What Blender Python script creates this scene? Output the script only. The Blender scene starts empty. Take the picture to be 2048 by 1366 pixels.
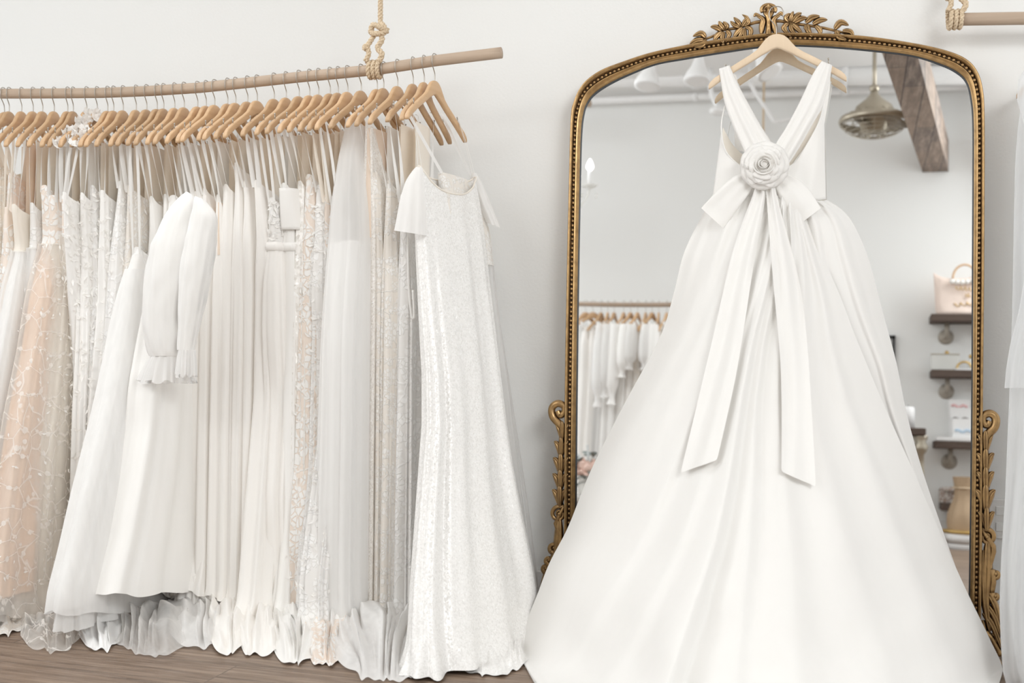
import bpy, math, random
import numpy as np
from mathutils import Vector, Matrix, noise as mnoise
random.seed(7)
PI = math.pi
sc = bpy.context.scene
COL = sc.collection
def V3(x, y, z): return np.array([x, y, z], float)
def clamp(x, a, b): return max(a, min(b, x))
def sstep(a, b, x):
    t = clamp((x - a) / (b - a), 0, 1); return t * t * (3 - 2 * t)
def interp(xs, ys, x): return float(np.interp(x, xs, ys))
# ------------------------------------------------------------------ camera
FPX = 2276.0
YAW, ROLL, PIT = math.radians(16.5), math.radians(0.7), math.radians(0.2)
CAM = V3(0, -3.88, 0.95)
r0 = V3(math.cos(YAW), math.sin(YAW), 0); f0 = V3(-math.sin(YAW), math.cos(YAW), 0); u0 = V3(0, 0, 1)
FWD = math.cos(PIT) * f0 + math.sin(PIT) * u0
u1 = -math.sin(PIT) * f0 + math.cos(PIT) * u0
RGT = math.cos(ROLL) * r0 + math.sin(ROLL) * u1
UPV = -math.sin(ROLL) * r0 + math.cos(ROLL) * u1
def ray(px, py): return FWD + (px - 1024) / FPX * RGT - (py - 683) / FPX * UPV
def proj(p):
    d = np.asarray(p) - CAM; w = d @ FWD
    return 1024 + FPX * (d @ RGT) / w, 683 - FPX * (d @ UPV) / w
def PY(px, py, Y):
    d = ray(px, py); return CAM + d * ((Y - CAM[1]) / d[1])
def PZ(px, py, z=0.0):
    d = ray(px, py); return CAM + d * ((z - CAM[2]) / d[2])
def PN(px, py, p0, n):
    d = ray(px, py); return CAM + d * (((p0 - CAM) @ n) / (d @ n))
LEAN = math.radians(2.5)
MN = V3(0, -math.cos(LEAN), math.sin(LEAN)); MP = V3(0, -0.145, 0)
def PM(px, py, o=0.0): return PN(px, py, MP + MN * o, MN)
def PR(px, py, Y):                     # a point of the room opposite, seen in the mirror glass
    h = PM(px, py); d = h - CAM; d = d - 2 * (d @ MN) * MN
    return h + d * ((Y - h[1]) / d[1])
cd = bpy.data.cameras.new('camera'); cam = bpy.data.objects.new('camera', cd); COL.objects.link(cam)
cd.sensor_width = 36; cd.lens = FPX / 2048 * 36; cd.clip_start = 0.05
cam.matrix_world = Matrix(((RGT[0], UPV[0], -FWD[0], CAM[0]), (RGT[1], UPV[1], -FWD[1], CAM[1]), (RGT[2], UPV[2], -FWD[2], CAM[2]), (0, 0, 0, 1)))
cd.dof.use_dof = True; cd.dof.focus_distance = 3.75; cd.dof.aperture_fstop = 2.2
sc.camera = cam
# ------------------------------------------------------------------ object helpers
def thing(name, label, cat, loc=(0, 0, 0), group=None):
    o = bpy.data.objects.new(name, None); COL.objects.link(o); o.empty_display_size = 0.05
    o.location = [float(c) for c in loc]; o['label'] = label; o['category'] = cat
    if group: o['group'] = group
    return o
def tag(o, label, cat, group=None, kind=None):
    o['label'] = label; o['category'] = cat
    if group: o['group'] = group
    if kind: o['kind'] = kind
    return o
def rootloc(o):
    while o.parent: o = o.parent
    return np.array(o.location)
class MB:
    def __init__(s): s.v = []; s.f = []; s.n = 0
    def add(s, V, F):
        V = np.asarray(V, float).reshape(-1, 3); k = s.n
        s.v.append(V); s.f.extend([[i + k for i in f] for f in F]); s.n += len(V); return s
    def grid(s, G, cu=False, cv=False):           # G[nv][nu]
        G = np.asarray(G, float); nv, nu = G.shape[:2]; F = []
        for j in range(nv if cv else nv - 1):
            for i in range(nu if cu else nu - 1):
                a, b = j * nu + i, j * nu + (i + 1) % nu
                jj = (j + 1) % nv
                F.append([a, b, jj * nu + (i + 1) % nu, jj * nu + i])
        return s.add(G, F)
    def tube(s, pts, rad, n=8, caps=True, closed=False):
        pts = [np.asarray(p, float) for p in pts]; m = len(pts)
        if np.isscalar(rad): rad = [rad] * m
        G = []; up = None
        for i in range(m):
            a = pts[(i - 1) % m] if closed else pts[max(i - 1, 0)]
            b = pts[(i + 1) % m] if closed else pts[min(i + 1, m - 1)]
            t = b - a; t = t / (np.linalg.norm(t) + 1e-12)
            if up is None:
                up = V3(0, 0, 1) if abs(t[2]) < .9 else V3(1, 0, 0)
            up = up - (up @ t) * t; up /= np.linalg.norm(up) + 1e-12
            w = np.cross(t, up)
            G.append([pts[i] + rad[i] * (math.cos(q) * up + math.sin(q) * w) for q in np.arange(n) * 2 * PI / n])
        k = s.n; s.grid(G, cu=True, cv=closed)
        if caps and not closed:
            s.f.append([k + i for i in range(n)][::-1]); s.f.append([k + (m - 1) * n + i for i in range(n)])
        return s
    def box(s, c, d, rot=None):
        c = np.asarray(c, float); d = np.asarray(d, float) / 2
        V = np.array([[x, y, z] for x in (-1, 1) for y in (-1, 1) for z in (-1, 1)], float) * d
        if rot is not None: V = V @ np.asarray(rot).T
        return s.add(V + c, [[0, 1, 3, 2], [4, 6, 7, 5], [0, 4, 5, 1], [2, 3, 7, 6], [0, 2, 6, 4], [1, 5, 7, 3]])
    def lathe(s, c, prof, n=24, ax=None, caps=True):  # prof [(r, z)], axis matrix columns
        c = np.asarray(c, float); G = []
        for r, z in prof:
            row = np.array([[r * math.cos(q), r * math.sin(q), z] for q in np.arange(n) * 2 * PI / n])
            if ax is not None: row = row @ np.asarray(ax).T
            G.append(row + c)
        k = s.n; s.grid(G, cu=True)
        if caps:
            s.f.append([k + i for i in range(n)][::-1]); s.f.append([k + (len(prof) - 1) * n + i for i in range(n)])
        return s
    def ball(s, c, r, n=10, m=7):
        rr = r if hasattr(r, '__len__') else (r, r, r); G = []
        for j in range(m + 1):
            p = PI * j / m
            G.append([[c[0] + rr[0] * max(math.sin(p), .02) * math.cos(q), c[1] + rr[1] * max(math.sin(p), .02) * math.sin(q), c[2] + rr[2] * math.cos(p)] for q in np.arange(n) * 2 * PI / n])
        return s.grid(G, cu=True)
    def build(s, name, mat, parent=None, smooth=True, bevel=0, sub=0, solid=0):
        V = np.concatenate(s.v) if s.v else np.zeros((0, 3))
        if parent is not None: V = V - rootloc(parent)
        me = bpy.data.meshes.new(name); me.from_pydata(V.tolist(), [], s.f); me.update()
        if smooth: me.polygons.foreach_set('use_smooth', [True] * len(me.polygons))
        o = bpy.data.objects.new(name, me); COL.objects.link(o)
        if mat: me.materials.append(mat)
        if parent is not None: o.parent = parent
        if solid:
            md = o.modifiers.new('s', 'SOLIDIFY'); md.thickness = solid; md.offset = 0
        if bevel:
            md = o.modifiers.new('b', 'BEVEL'); md.width = bevel; md.segments = 2; md.limit_method = 'ANGLE'
        if sub:
            md = o.modifiers.new('u', 'SUBSURF'); md.levels = sub; md.render_levels = sub
        return o
def spline(pts, n):                              # Catmull-Rom through any-dimension points
    P = np.asarray(pts, float); m = len(P); out = []
    for k in range(n):
        x = k / (n - 1) * (m - 1); i = min(int(x), m - 2); t = x - i
        a, b, c, d = P[max(i - 1, 0)], P[i], P[i + 1], P[min(i + 2, m - 1)]
        out.append(.5 * ((2 * b) + (c - a) * t + (2 * a - 5 * b + 4 * c - d) * t * t + (3 * b - a - 3 * c + d) * t ** 3))
    return np.array(out)
def nz(x, y=0., z=0.): return mnoise.noise(Vector((x, y, z)))
# ------------------------------------------------------------------ materials
class NT:
    def __init__(s, name):
        s.m = bpy.data.materials.new(name); s.m.use_nodes = True; s.t = s.m.node_tree; s.t.nodes.clear()
        s.out = s.n('ShaderNodeOutputMaterial')
    def n(s, ty, **kw):
        nd = s.t.nodes.new(ty)
        for k, v in kw.items():
            if k.startswith('_'): setattr(nd, k[1:], v)
            else:
                key = k.replace('__', ' ')
                nd.inputs[key].default_value = v
        return nd
    def l(s, a, b): s.t.links.new(a, b)
    def coord(s, kind='Object', scale=(1, 1, 1)):
        tc = s.n('ShaderNodeTexCoord'); mp = s.n('ShaderNodeMapping'); mp.inputs['Scale'].default_value = scale
        s.l(tc.outputs[kind], mp.inputs['Vector']); return mp.outputs['Vector']
    def noise(s, vec, scale, detail=3, rough=.5):
        n = s.n('ShaderNodeTexNoise'); n.inputs['Scale'].default_value = scale; n.inputs['Detail'].default_value = detail; n.inputs['Roughness'].default_value = rough
        s.l(vec, n.inputs['Vector']); return n.outputs['Fac']
    def voro(s, vec, scale, feature='F1', out='Distance', rnd=1.0):
        n = s.n('ShaderNodeTexVoronoi'); n.feature = feature; n.inputs['Scale'].default_value = scale; n.inputs['Randomness'].default_value = rnd
        s.l(vec, n.inputs['Vector']); return n.outputs[out]
    def ramp(s, fac, stops):
        r = s.n('ShaderNodeValToRGB'); e = r.color_ramp.elements
        while len(e) < len(stops): e.new(.5)
        for q, (p, c) in zip(e, stops):
            q.position = p; q.color = (*c, 1) if len(c) == 3 else c
        s.l(fac, r.inputs['Fac']); return r.outputs['Color']
    def math(s, op, a, b=None):
        n = s.n('ShaderNodeMath'); n.operation = op
        for i, x in enumerate((a, b)):
            if x is None: continue
            if isinstance(x, (int, float)): n.inputs[i].default_value = x
            else: s.l(x, n.inputs[i])
        return n.outputs[0]
    def mixc(s, fac, a, b, bt='MIX'):
        n = s.n('ShaderNodeMix'); n.data_type = 'RGBA'; n.blend_type = bt
        for i, x in ((0, fac), (6, a), (7, b)):
            if isinstance(x, (int, float)): n.inputs[i].default_value = x
            elif isinstance(x, tuple): n.inputs[i].default_value = (*x, 1)
            else: s.l(x, n.inputs[i])
        return n.outputs[2]
    def bump(s, h, strength=.3, dist=.01):
        b = s.n('ShaderNodeBump'); b.inputs['Strength'].default_value = strength; b.inputs['Distance'].default_value = dist
        s.l(h, b.inputs['Height']); return b.outputs['Normal']
    def bsdf(s, col=None, rough=.5, metal=0., normal=None, sheen=0., spec=.5, **kw):
        b = s.n('ShaderNodeBsdfPrincipled')
        b.inputs['Roughness'].default_value = rough if not hasattr(rough, 'links') else .5
        if hasattr(rough, 'links'): s.l(rough, b.inputs['Roughness'])
        b.inputs['Metallic'].default_value = metal; b.inputs['Sheen Weight'].default_value = sheen
        b.inputs['Specular IOR Level'].default_value = spec
        if isinstance(col, tuple): b.inputs['Base Color'].default_value = (*col, 1)
        elif col is not None: s.l(col, b.inputs['Base Color'])
        if normal is not None: s.l(normal, b.inputs['Normal'])
        for k, v in kw.items(): b.inputs[k.replace('__', ' ')].default_value = v
        return b.outputs[0]
    def mixs(s, fac, a, b):
        n = s.n('ShaderNodeMixShader')
        if isinstance(fac, (int, float)): n.inputs[0].default_value = fac
        else: s.l(fac, n.inputs[0])
        s.l(a, n.inputs[1]); s.l(b, n.inputs[2]); return n.outputs[0]
    def done(s, sh): s.l(sh, s.out.inputs['Surface']); return s.m
def simple(name, col, rough=.5, metal=0., bump=0., bscale=80, **kw):
    t = NT(name); v = t.coord(); h = t.noise(v, bscale)
    c = t.mixc(h, tuple(x * .93 for x in col), tuple(min(1, x * 1.05) for x in col))
    return t.done(t.bsdf(c, rough, metal, t.bump(h, bump, .004) if bump else None, **kw))
def fabric(name, col, rough=.6, sheen=.25, streak=0.03, bump=.12, transl=.12, wrinkle=0.):
    t = NT(name); v = t.coord(); vs = t.coord(scale=(30, 30, 1.2))
    w = t.noise(t.coord(scale=(900, 900, 900)), 1, 2); s = t.noise(vs, 1, 3)
    c = t.mixc(s, tuple(x * (1 - streak) for x in col), tuple(min(.95, x * (1 + streak)) for x in col))
    h = w
    if wrinkle:
        h = t.math('ADD', t.math('MULTIPLY', w, .05), t.math('MULTIPLY', t.noise(t.coord(scale=(1, 1, .6)), 9, 3), wrinkle))
    nrm = t.bump(h, bump, .002 if not wrinkle else .02)
    b = t.bsdf(c, rough, 0, nrm, sheen, .35)
    tr = t.n('ShaderNodeBsdfTranslucent'); t.l(c, tr.inputs['Color'])
    return t.done(t.mixs(transl, b, tr.outputs[0]))
def tulle(name, alpha=.5, col=(.90, .89, .875), motif=0.):
    t = NT(name); vs = t.coord(scale=(28, 28, .8)); s = t.noise(vs, 1, 2)
    d = t.n('ShaderNodeBsdfDiffuse'); d.inputs['Color'].default_value = (*col, 1)
    tl = t.n('ShaderNodeBsdfTranslucent'); tl.inputs['Color'].default_value = (*col, 1)
    tp = t.n('ShaderNodeBsdfTransparent')
    lw = t.n('ShaderNodeLayerWeight'); lw.inputs['Blend'].default_value = .35
    a = t.math('ADD', t.math('MULTIPLY', s, .3), alpha - .15)
    a = t.math('ADD', a, t.math('MULTIPLY', lw.outputs['Facing'], .35))
    if motif:                                    # embroidered vines and petals
        vv = t.coord(); nn = t.n('ShaderNodeTexNoise'); nn.inputs['Scale'].default_value = 6; t.l(vv, nn.inputs['Vector'])
        vec = t.n('ShaderNodeMixRGB'); vec.inputs[0].default_value = .06; t.l(vv, vec.inputs[1]); t.l(nn.outputs['Color'], vec.inputs[2])
        e = t.voro(vec.outputs[0], 13, 'DISTANCE_TO_EDGE'); p = t.voro(vec.outputs[0], 34)
        line = t.ramp(e, [(.0, (1, 1, 1)), (.03, (0, 0, 0))]); pet = t.ramp(p, [(.26, (1, 1, 1)), (.32, (0, 0, 0))])
        near = t.ramp(e, [(.09, (1, 1, 1)), (.14, (0, 0, 0))])
        mm = t.math('MAXIMUM', line, t.math('MULTIPLY', pet, near))
        a = t.math('ADD', a, t.math('MULTIPLY', mm, motif))
    a = t.math('MINIMUM', a, .97)
    return t.done(t.mixs(a, tp.outputs[0], t.mixs(.3, d.outputs[0], tl.outputs[0])))
def lace(name, base, thread, scale=26, cover=.5, rough=.7):
    t = NT(name); vv = t.coord(); nn = t.n('ShaderNodeTexNoise'); nn.inputs['Scale'].default_value = 9; t.l(vv, nn.inputs['Vector'])
    vec = t.n('ShaderNodeMixRGB'); vec.inputs[0].default_value = .05; t.l(vv, vec.inputs[1]); t.l(nn.outputs['Color'], vec.inputs[2])
    p = t.voro(vec.outputs[0], scale); e = t.voro(vec.outputs[0], scale * 2.3, 'DISTANCE_TO_EDGE')
    a = t.ramp(p, [(cover - .04, (1, 1, 1)), (cover + .04, (0, 0, 0))]); b = t.ramp(e, [(.05, (0, 0, 0)), (.1, (1, 1, 1))])
    m = t.math('MULTIPLY', a, b); m = t.math('MAXIMUM', m, t.ramp(t.voro(vec.outputs[0], scale * .45, 'DISTANCE_TO_EDGE'), [(0, (1, 1, 1)), (.035, (0, 0, 0))]))
    c = t.mixc(m, base, thread); tr = t.n('ShaderNodeBsdfTranslucent'); t.l(c, tr.inputs['Color'])
    return t.done(t.mixs(.05, t.bsdf(c, rough, 0, t.bump(m, .6, .003), .2, .3), tr.outputs[0]))
def sequin(name, lo, hi, scale=210, metal=.06, pert=.55):
    t = NT(name); vv = t.coord(scale=(1, 1, .8))
    cn = t.n('ShaderNodeTexVoronoi'); cn.inputs['Scale'].default_value = scale; t.l(vv, cn.inputs['Vector'])
    sep = t.n('ShaderNodeSeparateColor'); t.l(cn.outputs['Color'], sep.inputs[0])
    big = t.noise(t.coord(scale=(9, 9, 2)), 1, 2)
    f = t.math('MULTIPLY', sep.outputs[0], 1.0)
    c = t.ramp(f, [(0, lo), (.55, hi), (.93, hi), (.97, (.98, .98, .97))])  # glitter put into the cell colours, brightest cells near white
    c = t.mixc(t.math('MULTIPLY', big, .25), c, lo)
    v2 = t.n('ShaderNodeTexVoronoi'); v2.inputs['Scale'].default_value = 95; t.l(vv, v2.inputs['Vector'])
    s2 = t.n('ShaderNodeSeparateColor'); t.l(v2.outputs['Color'], s2.inputs[0])
    sparkle_dot = t.math('MULTIPLY', t.math('LESS_THAN', v2.outputs['Distance'], .13), t.math('GREATER_THAN', s2.outputs[0], .7))
    c = t.mixc(sparkle_dot, c, (.99, .99, .985))  # sparkle painted into the colour as near-white dots
    geo = t.n('ShaderNodeNewGeometry'); sub = t.n('ShaderNodeVectorMath', _operation='SUBTRACT'); sub.inputs[1].default_value = (.5, .5, .5)
    t.l(cn.outputs['Color'], sub.inputs[0])
    scl = t.n('ShaderNodeVectorMath', _operation='SCALE'); scl.inputs['Scale'].default_value = pert; t.l(sub.outputs[0], scl.inputs[0])
    ad = t.n('ShaderNodeVectorMath', _operation='ADD'); t.l(geo.outputs['Normal'], ad.inputs[0]); t.l(scl.outputs[0], ad.inputs[1])
    nm = t.n('ShaderNodeVectorMath', _operation='NORMALIZE'); t.l(ad.outputs[0], nm.inputs[0])
    return t.done(t.bsdf(c, .32, metal, nm.outputs[0], 0, .6))
M = {}
M['satin'] = fabric('ivory_satin', (.93, .917, .893), .42, .2, .02, .06, .06)
M['mikado'] = fabric('ivory_mikado_satin', (.87, .858, .836), .48, .2, .015, .22, .06, wrinkle=.22)
M['crepe'] = fabric('ivory_crepe', (.94, .913, .882), .7, .2, .02, transl=.04)
M['crepe_cool'] = fabric('white_crepe', (.945, .926, .905), .7, .2, .02, transl=.04)
M['cream'] = fabric('cream_lining', (.93, .865, .775), .7, .2, transl=.1)
M['strapm'] = fabric('strap_satin', (.94, .93, .91), .5, .2, transl=.1)
M['nude'] = fabric('nude_lining', (.88, .73, .60), .7, .2, transl=.05)
M['silk'] = fabric('ball_gown_silk', (.885, .872, .848), .45, .2, .02, .06, .05)
M['peach'] = fabric('peach_lining', (.87, .645, .49), .7, .3)
M['under'] = fabric('white_underskirt', (.95, .942, .928), .7, .2, .05, transl=.05)
M['tulle'] = tulle('soft_tulle', .42)
M['tulle_thick'] = tulle('layered_tulle', .78, (.95, .944, .935))
M['tulle_cool'] = tulle('cool_white_tulle', .36, (.86, .87, .88))
M['tulle_thin'] = tulle('thin_tulle', .30, (.91, .905, .90))
M['vine'] = tulle('vine_embroidered_tulle', .34, (.88, .85, .81), .6)
M['lace_nude'] = lace('lace_over_nude', (.865, .755, .665), (.94, .93, .91), 19, .58)
M['lace_ivory'] = lace('ivory_lace', (.87, .82, .755), (.94, .925, .90), 34, .52)
M['lace_beige'] = lace('champagne_lace', (.80, .70, .58), (.90, .85, .77), 46, .5)
M['lace_white'] = lace('white_floral_lace', (.87, .855, .835), (.95, .945, .935), 24, .55)
M['petal'] = fabric('petal_applique', (.91, .895, .87), .6, .3, .01)
M['sequin'] = sequin('white_sequin', (.75, .74, .72), (.90, .89, .875), 260, .04, .25)
M['sequin_warm'] = sequin('champagne_sequin', (.72, .68, .63), (.90, .87, .83), 240, .04, .25)
M['bead'] = sequin('pearl_bead', (.78, .75, .70), (.93, .91, .88), 120, .05, .4)
# hanger wood
def wood(name, c0, c1, scale=(4, 90, 90), rough=.45, bump=.05):
    t = NT(name); n = t.noise(t.coord(scale=scale), 1, 4, .6); oi = t.n('ShaderNodeObjectInfo')
    c = t.mixc(n, c0, c1)
    hsv = t.n('ShaderNodeHueSaturation'); t.l(c, hsv.inputs['Color'])
    t.l(t.math('ADD', t.math('MULTIPLY', oi.outputs['Random'], .25), .87), hsv.inputs['Value'])
    return t.done(t.bsdf(hsv.outputs[0], rough, 0, t.bump(n, bump, .004), 0, .4))
M['hanger'] = wood('hanger_beech', (.48, .28, .14), (.66, .44, .25))
M['hanger_pale'] = wood('pale_hanger_wood', (.62, .47, .32), (.74, .58, .41), (60, 60, 5))
M['pole'] = wood('pole_wood', (.30, .215, .15), (.52, .40, .30), (2.5, 60, 60), .6, .2)
M['steel'] = simple('brushed_steel', (.42, .38, .33), .35, .9)
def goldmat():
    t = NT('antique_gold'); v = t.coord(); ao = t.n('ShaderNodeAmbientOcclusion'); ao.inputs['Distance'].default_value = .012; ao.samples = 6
    p = t.ramp(ao.outputs['AO'], [(.35, (.03, .017, .008)), (.7, (.22, .125, .05)), (.95, (.50, .30, .12))])  # recess shade put into the gold colour by ambient occlusion
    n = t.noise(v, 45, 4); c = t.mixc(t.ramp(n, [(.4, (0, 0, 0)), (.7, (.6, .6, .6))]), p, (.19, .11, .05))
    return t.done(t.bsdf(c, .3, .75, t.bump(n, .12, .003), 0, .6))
M['gold'] = goldmat()
M['rope'] = None
t = NT('jute_rope'); n_ = t.noise(t.coord(scale=(260, 260, 260)), 1, 3)
M['rope'] = t.done(t.bsdf(t.ramp(n_, [(.3, (.42, .30, .18)), (.6, (.74, .59, .41))]), .9, 0, t.bump(n_, .6, .003)))
# ------------------------------------------------------------------ setting
def wallmat(name, col):
    t = NT(name); n1 = t.noise(t.coord(), 95, 3); n2 = t.noise(t.coord(), 1.3, 2)
    c = t.mixc(n2, tuple(x * .985 for x in col), col)
    return t.done(t.bsdf(c, .75, 0, t.bump(n1, .10, .006), 0, .3))
M['wall'] = wallmat('white_wall_paint', (.805, .81, .80))
M['ceil'] = wallmat('white_ceiling_paint', (.84, .84, .835))
M['trimw'] = simple('white_trim_paint', (.76, .75, .735), .45)
t = NT('grey_oak_planks'); tc = t.n('ShaderNodeTexCoord')
br = t.n('ShaderNodeTexBrick'); br.offset = .37; br.inputs['Scale'].default_value = 1; br.inputs['Brick Width'].default_value = 1.25
br.inputs['Row Height'].default_value = .18; br.inputs['Mortar Size'].default_value = .002; br.inputs['Color1'].default_value = (.0, .0, .0, 1); br.inputs['Color2'].default_value = (1, 1, 1, 1); br.inputs['Mortar'].default_value = (.2, .2, .2, 1)
t.l(tc.outputs['Object'], br.inputs['Vector'])
addv = t.n('ShaderNodeVectorMath', _operation='ADD'); t.l(tc.outputs['Object'], addv.inputs[0]); t.l(br.outputs['Color'], addv.inputs[1])
mp = t.n('ShaderNodeMapping'); mp.inputs['Scale'].default_value = (1.6, 22, 1); t.l(addv.outputs[0], mp.inputs['Vector'])
g1 = t.noise(mp.outputs[0], 1.6, 6, .62)
mp2 = t.n('ShaderNodeMapping'); mp2.inputs['Scale'].default_value = (6, 120, 1); t.l(addv.outputs[0], mp2.inputs['Vector'])
g2 = t.noise(mp2.outputs[0], 1.5, 4)
c = t.ramp(g1, [(.28, (.06, .036, .022)), (.48, (.17, .112, .074)), (.62, (.25, .175, .122)), (.78, (.36, .27, .205))])
c = t.mixc(t.ramp(g2, [(.5, (0, 0, 0)), (.75, (.5, .5, .5))]), c, (.40, .32, .26))
c = t.mixc(t.math('MULTIPLY', br.outputs['Color'], .18), c, (.14, .09, .065))
c = t.mixc(br.outputs['Fac'], c, (.10, .07, .05))
M['floor'] = t.done(t.bsdf(c, .5, 0, t.bump(g2, .12, .004), 0, .4))
def struct(name, mb, mat, **kw):
    o = mb.build(name, mat, None, smooth=False, **kw); o['kind'] = 'structure'; return o
XL, XR, YF, ZC = -5.2, 4.2, -5.25, 3.45
struct('floor', MB().box(((XL + XR) / 2, YF / 2, -.05), (XR - XL, -YF + .4, .1)), M['floor'])
struct('ceiling', MB().box(((XL + XR) / 2, YF / 2, ZC + .05), (XR - XL, -YF + .4, .1)), M['ceil'])
struct('wall_back', MB().box(((XL + XR) / 2, .06, ZC / 2), (XR - XL, .12, ZC)), M['wall'])
struct('wall_front', MB().box(((XL + XR) / 2, YF - .06, ZC / 2), (XR - XL, .12, ZC)), M['wall'])
struct('baseboard_back', MB().box(((XL + XR) / 2, -.008, .08), (XR - XL, .016, .16)), M['trimw'], bevel=.004)
struct('baseboard_front', MB().box(((XL + XR) / 2, YF + .008, .08), (XR - XL, .016, .16)), M['trimw'], bevel=.004)
# light: world fill through ends left unwalled, a tall window bank at the left, added fill lights out of view
w = bpy.data.worlds.new('world'); sc.world = w; w.use_nodes = True
bg = w.node_tree.nodes['Background']; bg.inputs[0].default_value = (.97, .99, 1.0, 1); bg.inputs[1].default_value = 1.0  # even white fill, entering where the side walls are left out
def area(name, loc, tgt, sx, sy, power, col=(1, 1, 1)):
    L = bpy.data.lights.new(name, 'AREA'); L.shape = 'RECTANGLE'; L.size = sx; L.size_y = sy; L.energy = power; L.color = col
    o = bpy.data.objects.new(name, L); COL.objects.link(o); o.location = loc
    o.rotation_euler = (Vector(tgt) - Vector(loc)).to_track_quat('-Z', 'Y').to_euler(); return o
area('added_rail_fill', (1.75, -4.6, 2.5), (-1.9, -.3, .9), 1.4, 1.2, 40, (.985, 1, .985))  # added from the right to brighten the visible faces of the rail gowns
area('window_light', (-4.6, -3.6, 1.9), (-.6, 0, 1.1), 2.6, 2.6, 27, (.985, 1, .985))
area('added_fill_light', (-3.2, -3.0, 3.35), (-2.6, -1.2, 0), 1.6, 1.6, 12, (1, .99, .97))  # added soft fill from above left, no fitting there
area('added_fill_light', (-2.9, -4.3, 3.35), (-1.6, 0, .8), 1.5, 1.0, 30, (.985, 1, .985))  # added frontal fill for the left half, kept out of the mirror's view
area('added_fill_light', (2.3, -4.3, 3.35), (.9, 0, .9), 1.5, 1.0, 64, (.985, 1, .99))  # added frontal fill for the right half of the back wall
area('added_fill_light', (2.6, -3.2, 3.35), (1.4, -.6, .6), 1.4, 1.4, 28, (.99, .995, 1))  # added fill lifting the right side
area('added_fill_light', (-2.7, -1.1, 3.3), (-.6, -5.2, 1.4), 1.4, 1.4, 55, (.97, .99, 1))  # added to brighten the opposite wall in the reflection
sc.view_settings.view_transform = 'Standard'; sc.view_settings.look = 'None'; sc.view_settings.exposure = 0.10; sc.view_settings.gamma = 1.13
sc.cycles.max_bounces = 14; sc.cycles.diffuse_bounces = 10; sc.cycles.transparent_max_bounces = 40; sc.cycles.glossy_bounces = 4
sc.cycles.use_denoising = True
sc.cycles.sample_clamp_indirect = 6
# ------------------------------------------------------------------ the arched mirror
mir = thing('arched_mirror', 'tall arched floor mirror in an antique gold frame with leafy crest, leaning on the wall', 'mirror', (-.1, -.145, 0))
PAIRS = [((1130, 1256), (1150, 1260)), ((1131, 1040), (1151, 1030)), ((1132, 800), (1153, 790)), ((1136, 560), (1156, 560)), ((1140, 380), (1159, 400)),
    ((1144, 240), (1162, 275)), ((1151, 204), (1167, 228)), ((1162, 180), (1176, 203)), ((1178, 161), (1193, 184)), ((1207, 142), (1223, 165)), ((1252, 125), (1264, 146)),
    ((1299, 110), (1312, 128)), ((1360, 96), (1370, 117)), ((1440, 82), (1448, 104)), ((1518, 72), (1522, 93.5)), ((1571, 69), (1575, 90.5)), ((1659, 71), (1655, 93.5)),
    ((1740, 77), (1735, 100)), ((1831, 91), (1822, 111)), ((1893, 105), (1880, 128)), ((1932, 122), (1915, 145)), ((1954, 147), (1934, 165)), ((1965, 185), (1943, 198)),
    ((1968, 240), (1947, 250)), ((1968, 380), (1947, 380)), ((1967, 560), (1946, 560)), ((1965, 760), (1945, 760)), ((1964, 960), (1943, 960)), ((1962, 1180), (1940, 1180)), ((1958, 1316), (1937, 1320))]
po = spline([PM(*a) for a, b in PAIRS], 260); pi = spline([PM(*b) for a, b in PAIRS], 260)
PROF = [(-.02, -.012), (0, .003), (.06, .010), (.2, .014), (.33, .019), (.38, .019), (.42, .011), (.66, .011), (.70, .022), (.8, .030), (.92, .030), (1.0, .020), (1.02, -.02), (1.0, -.034), (0, -.034)]
G = [[pi[k] + (po[k] - pi[k]) * s + MN * h for s, h in PROF] for k in range(260)]
fb = MB(); fb.grid(G, cv=False, cu=True)
a0, a1 = po[0], po[-1]
d = (a1 - a0); d /= np.linalg.norm(d)
upm = np.cross(d, MN); upm = upm if upm[2] > 0 else -upm
Gb = [[a0 + d * q + upm * (.03 + .05 * s) + MN * h for s, h in PROF] for q in np.linspace(0, np.linalg.norm(a1 - a0), 30)]
fb.grid(Gb, cu=True)
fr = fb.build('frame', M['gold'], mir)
bb = MB(); acc = 0
for k in range(1, 260):
    q0, q1 = pi[k - 1] + (po[k - 1] - pi[k - 1]) * .54, pi[k] + (po[k] - pi[k]) * .54
    L = np.linalg.norm(q1 - q0); 
    while acc < L:
        c = q0 + (q1 - q0) * acc / L; bb.ball(c + MN * .0145, .0062, 8, 5); acc += .0155
    acc -= L
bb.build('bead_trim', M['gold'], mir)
t = NT('mirror_silver'); M['mirror'] = t.done(t.bsdf((.93, .94, .94), .0, 1.0))
t = NT('dark_rebate'); M['dark'] = t.done(t.bsdf((.03, .035, .04), .5))
ctr = (pi[0] + pi[-1]) / 2
gl = MB(); gl.add(list(pi), [list(range(260))])
o = gl.build('mirror_glass', M['mirror'], mir, smooth=False)
rb = MB(); rb.grid([[pi[k] + (pi[k] - po[k]) * .12 + MN * .0012, pi[k] + (po[k] - pi[k]) * .03 + MN * .004] for k in range(260)])
rb.build('rebate_strip', M['dark'], mir)
back = MB(); back.add([p - MN * .03 for p in po], [list(range(260))]); back.build('backing_board', M['dark'], mir, smooth=False)

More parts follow.
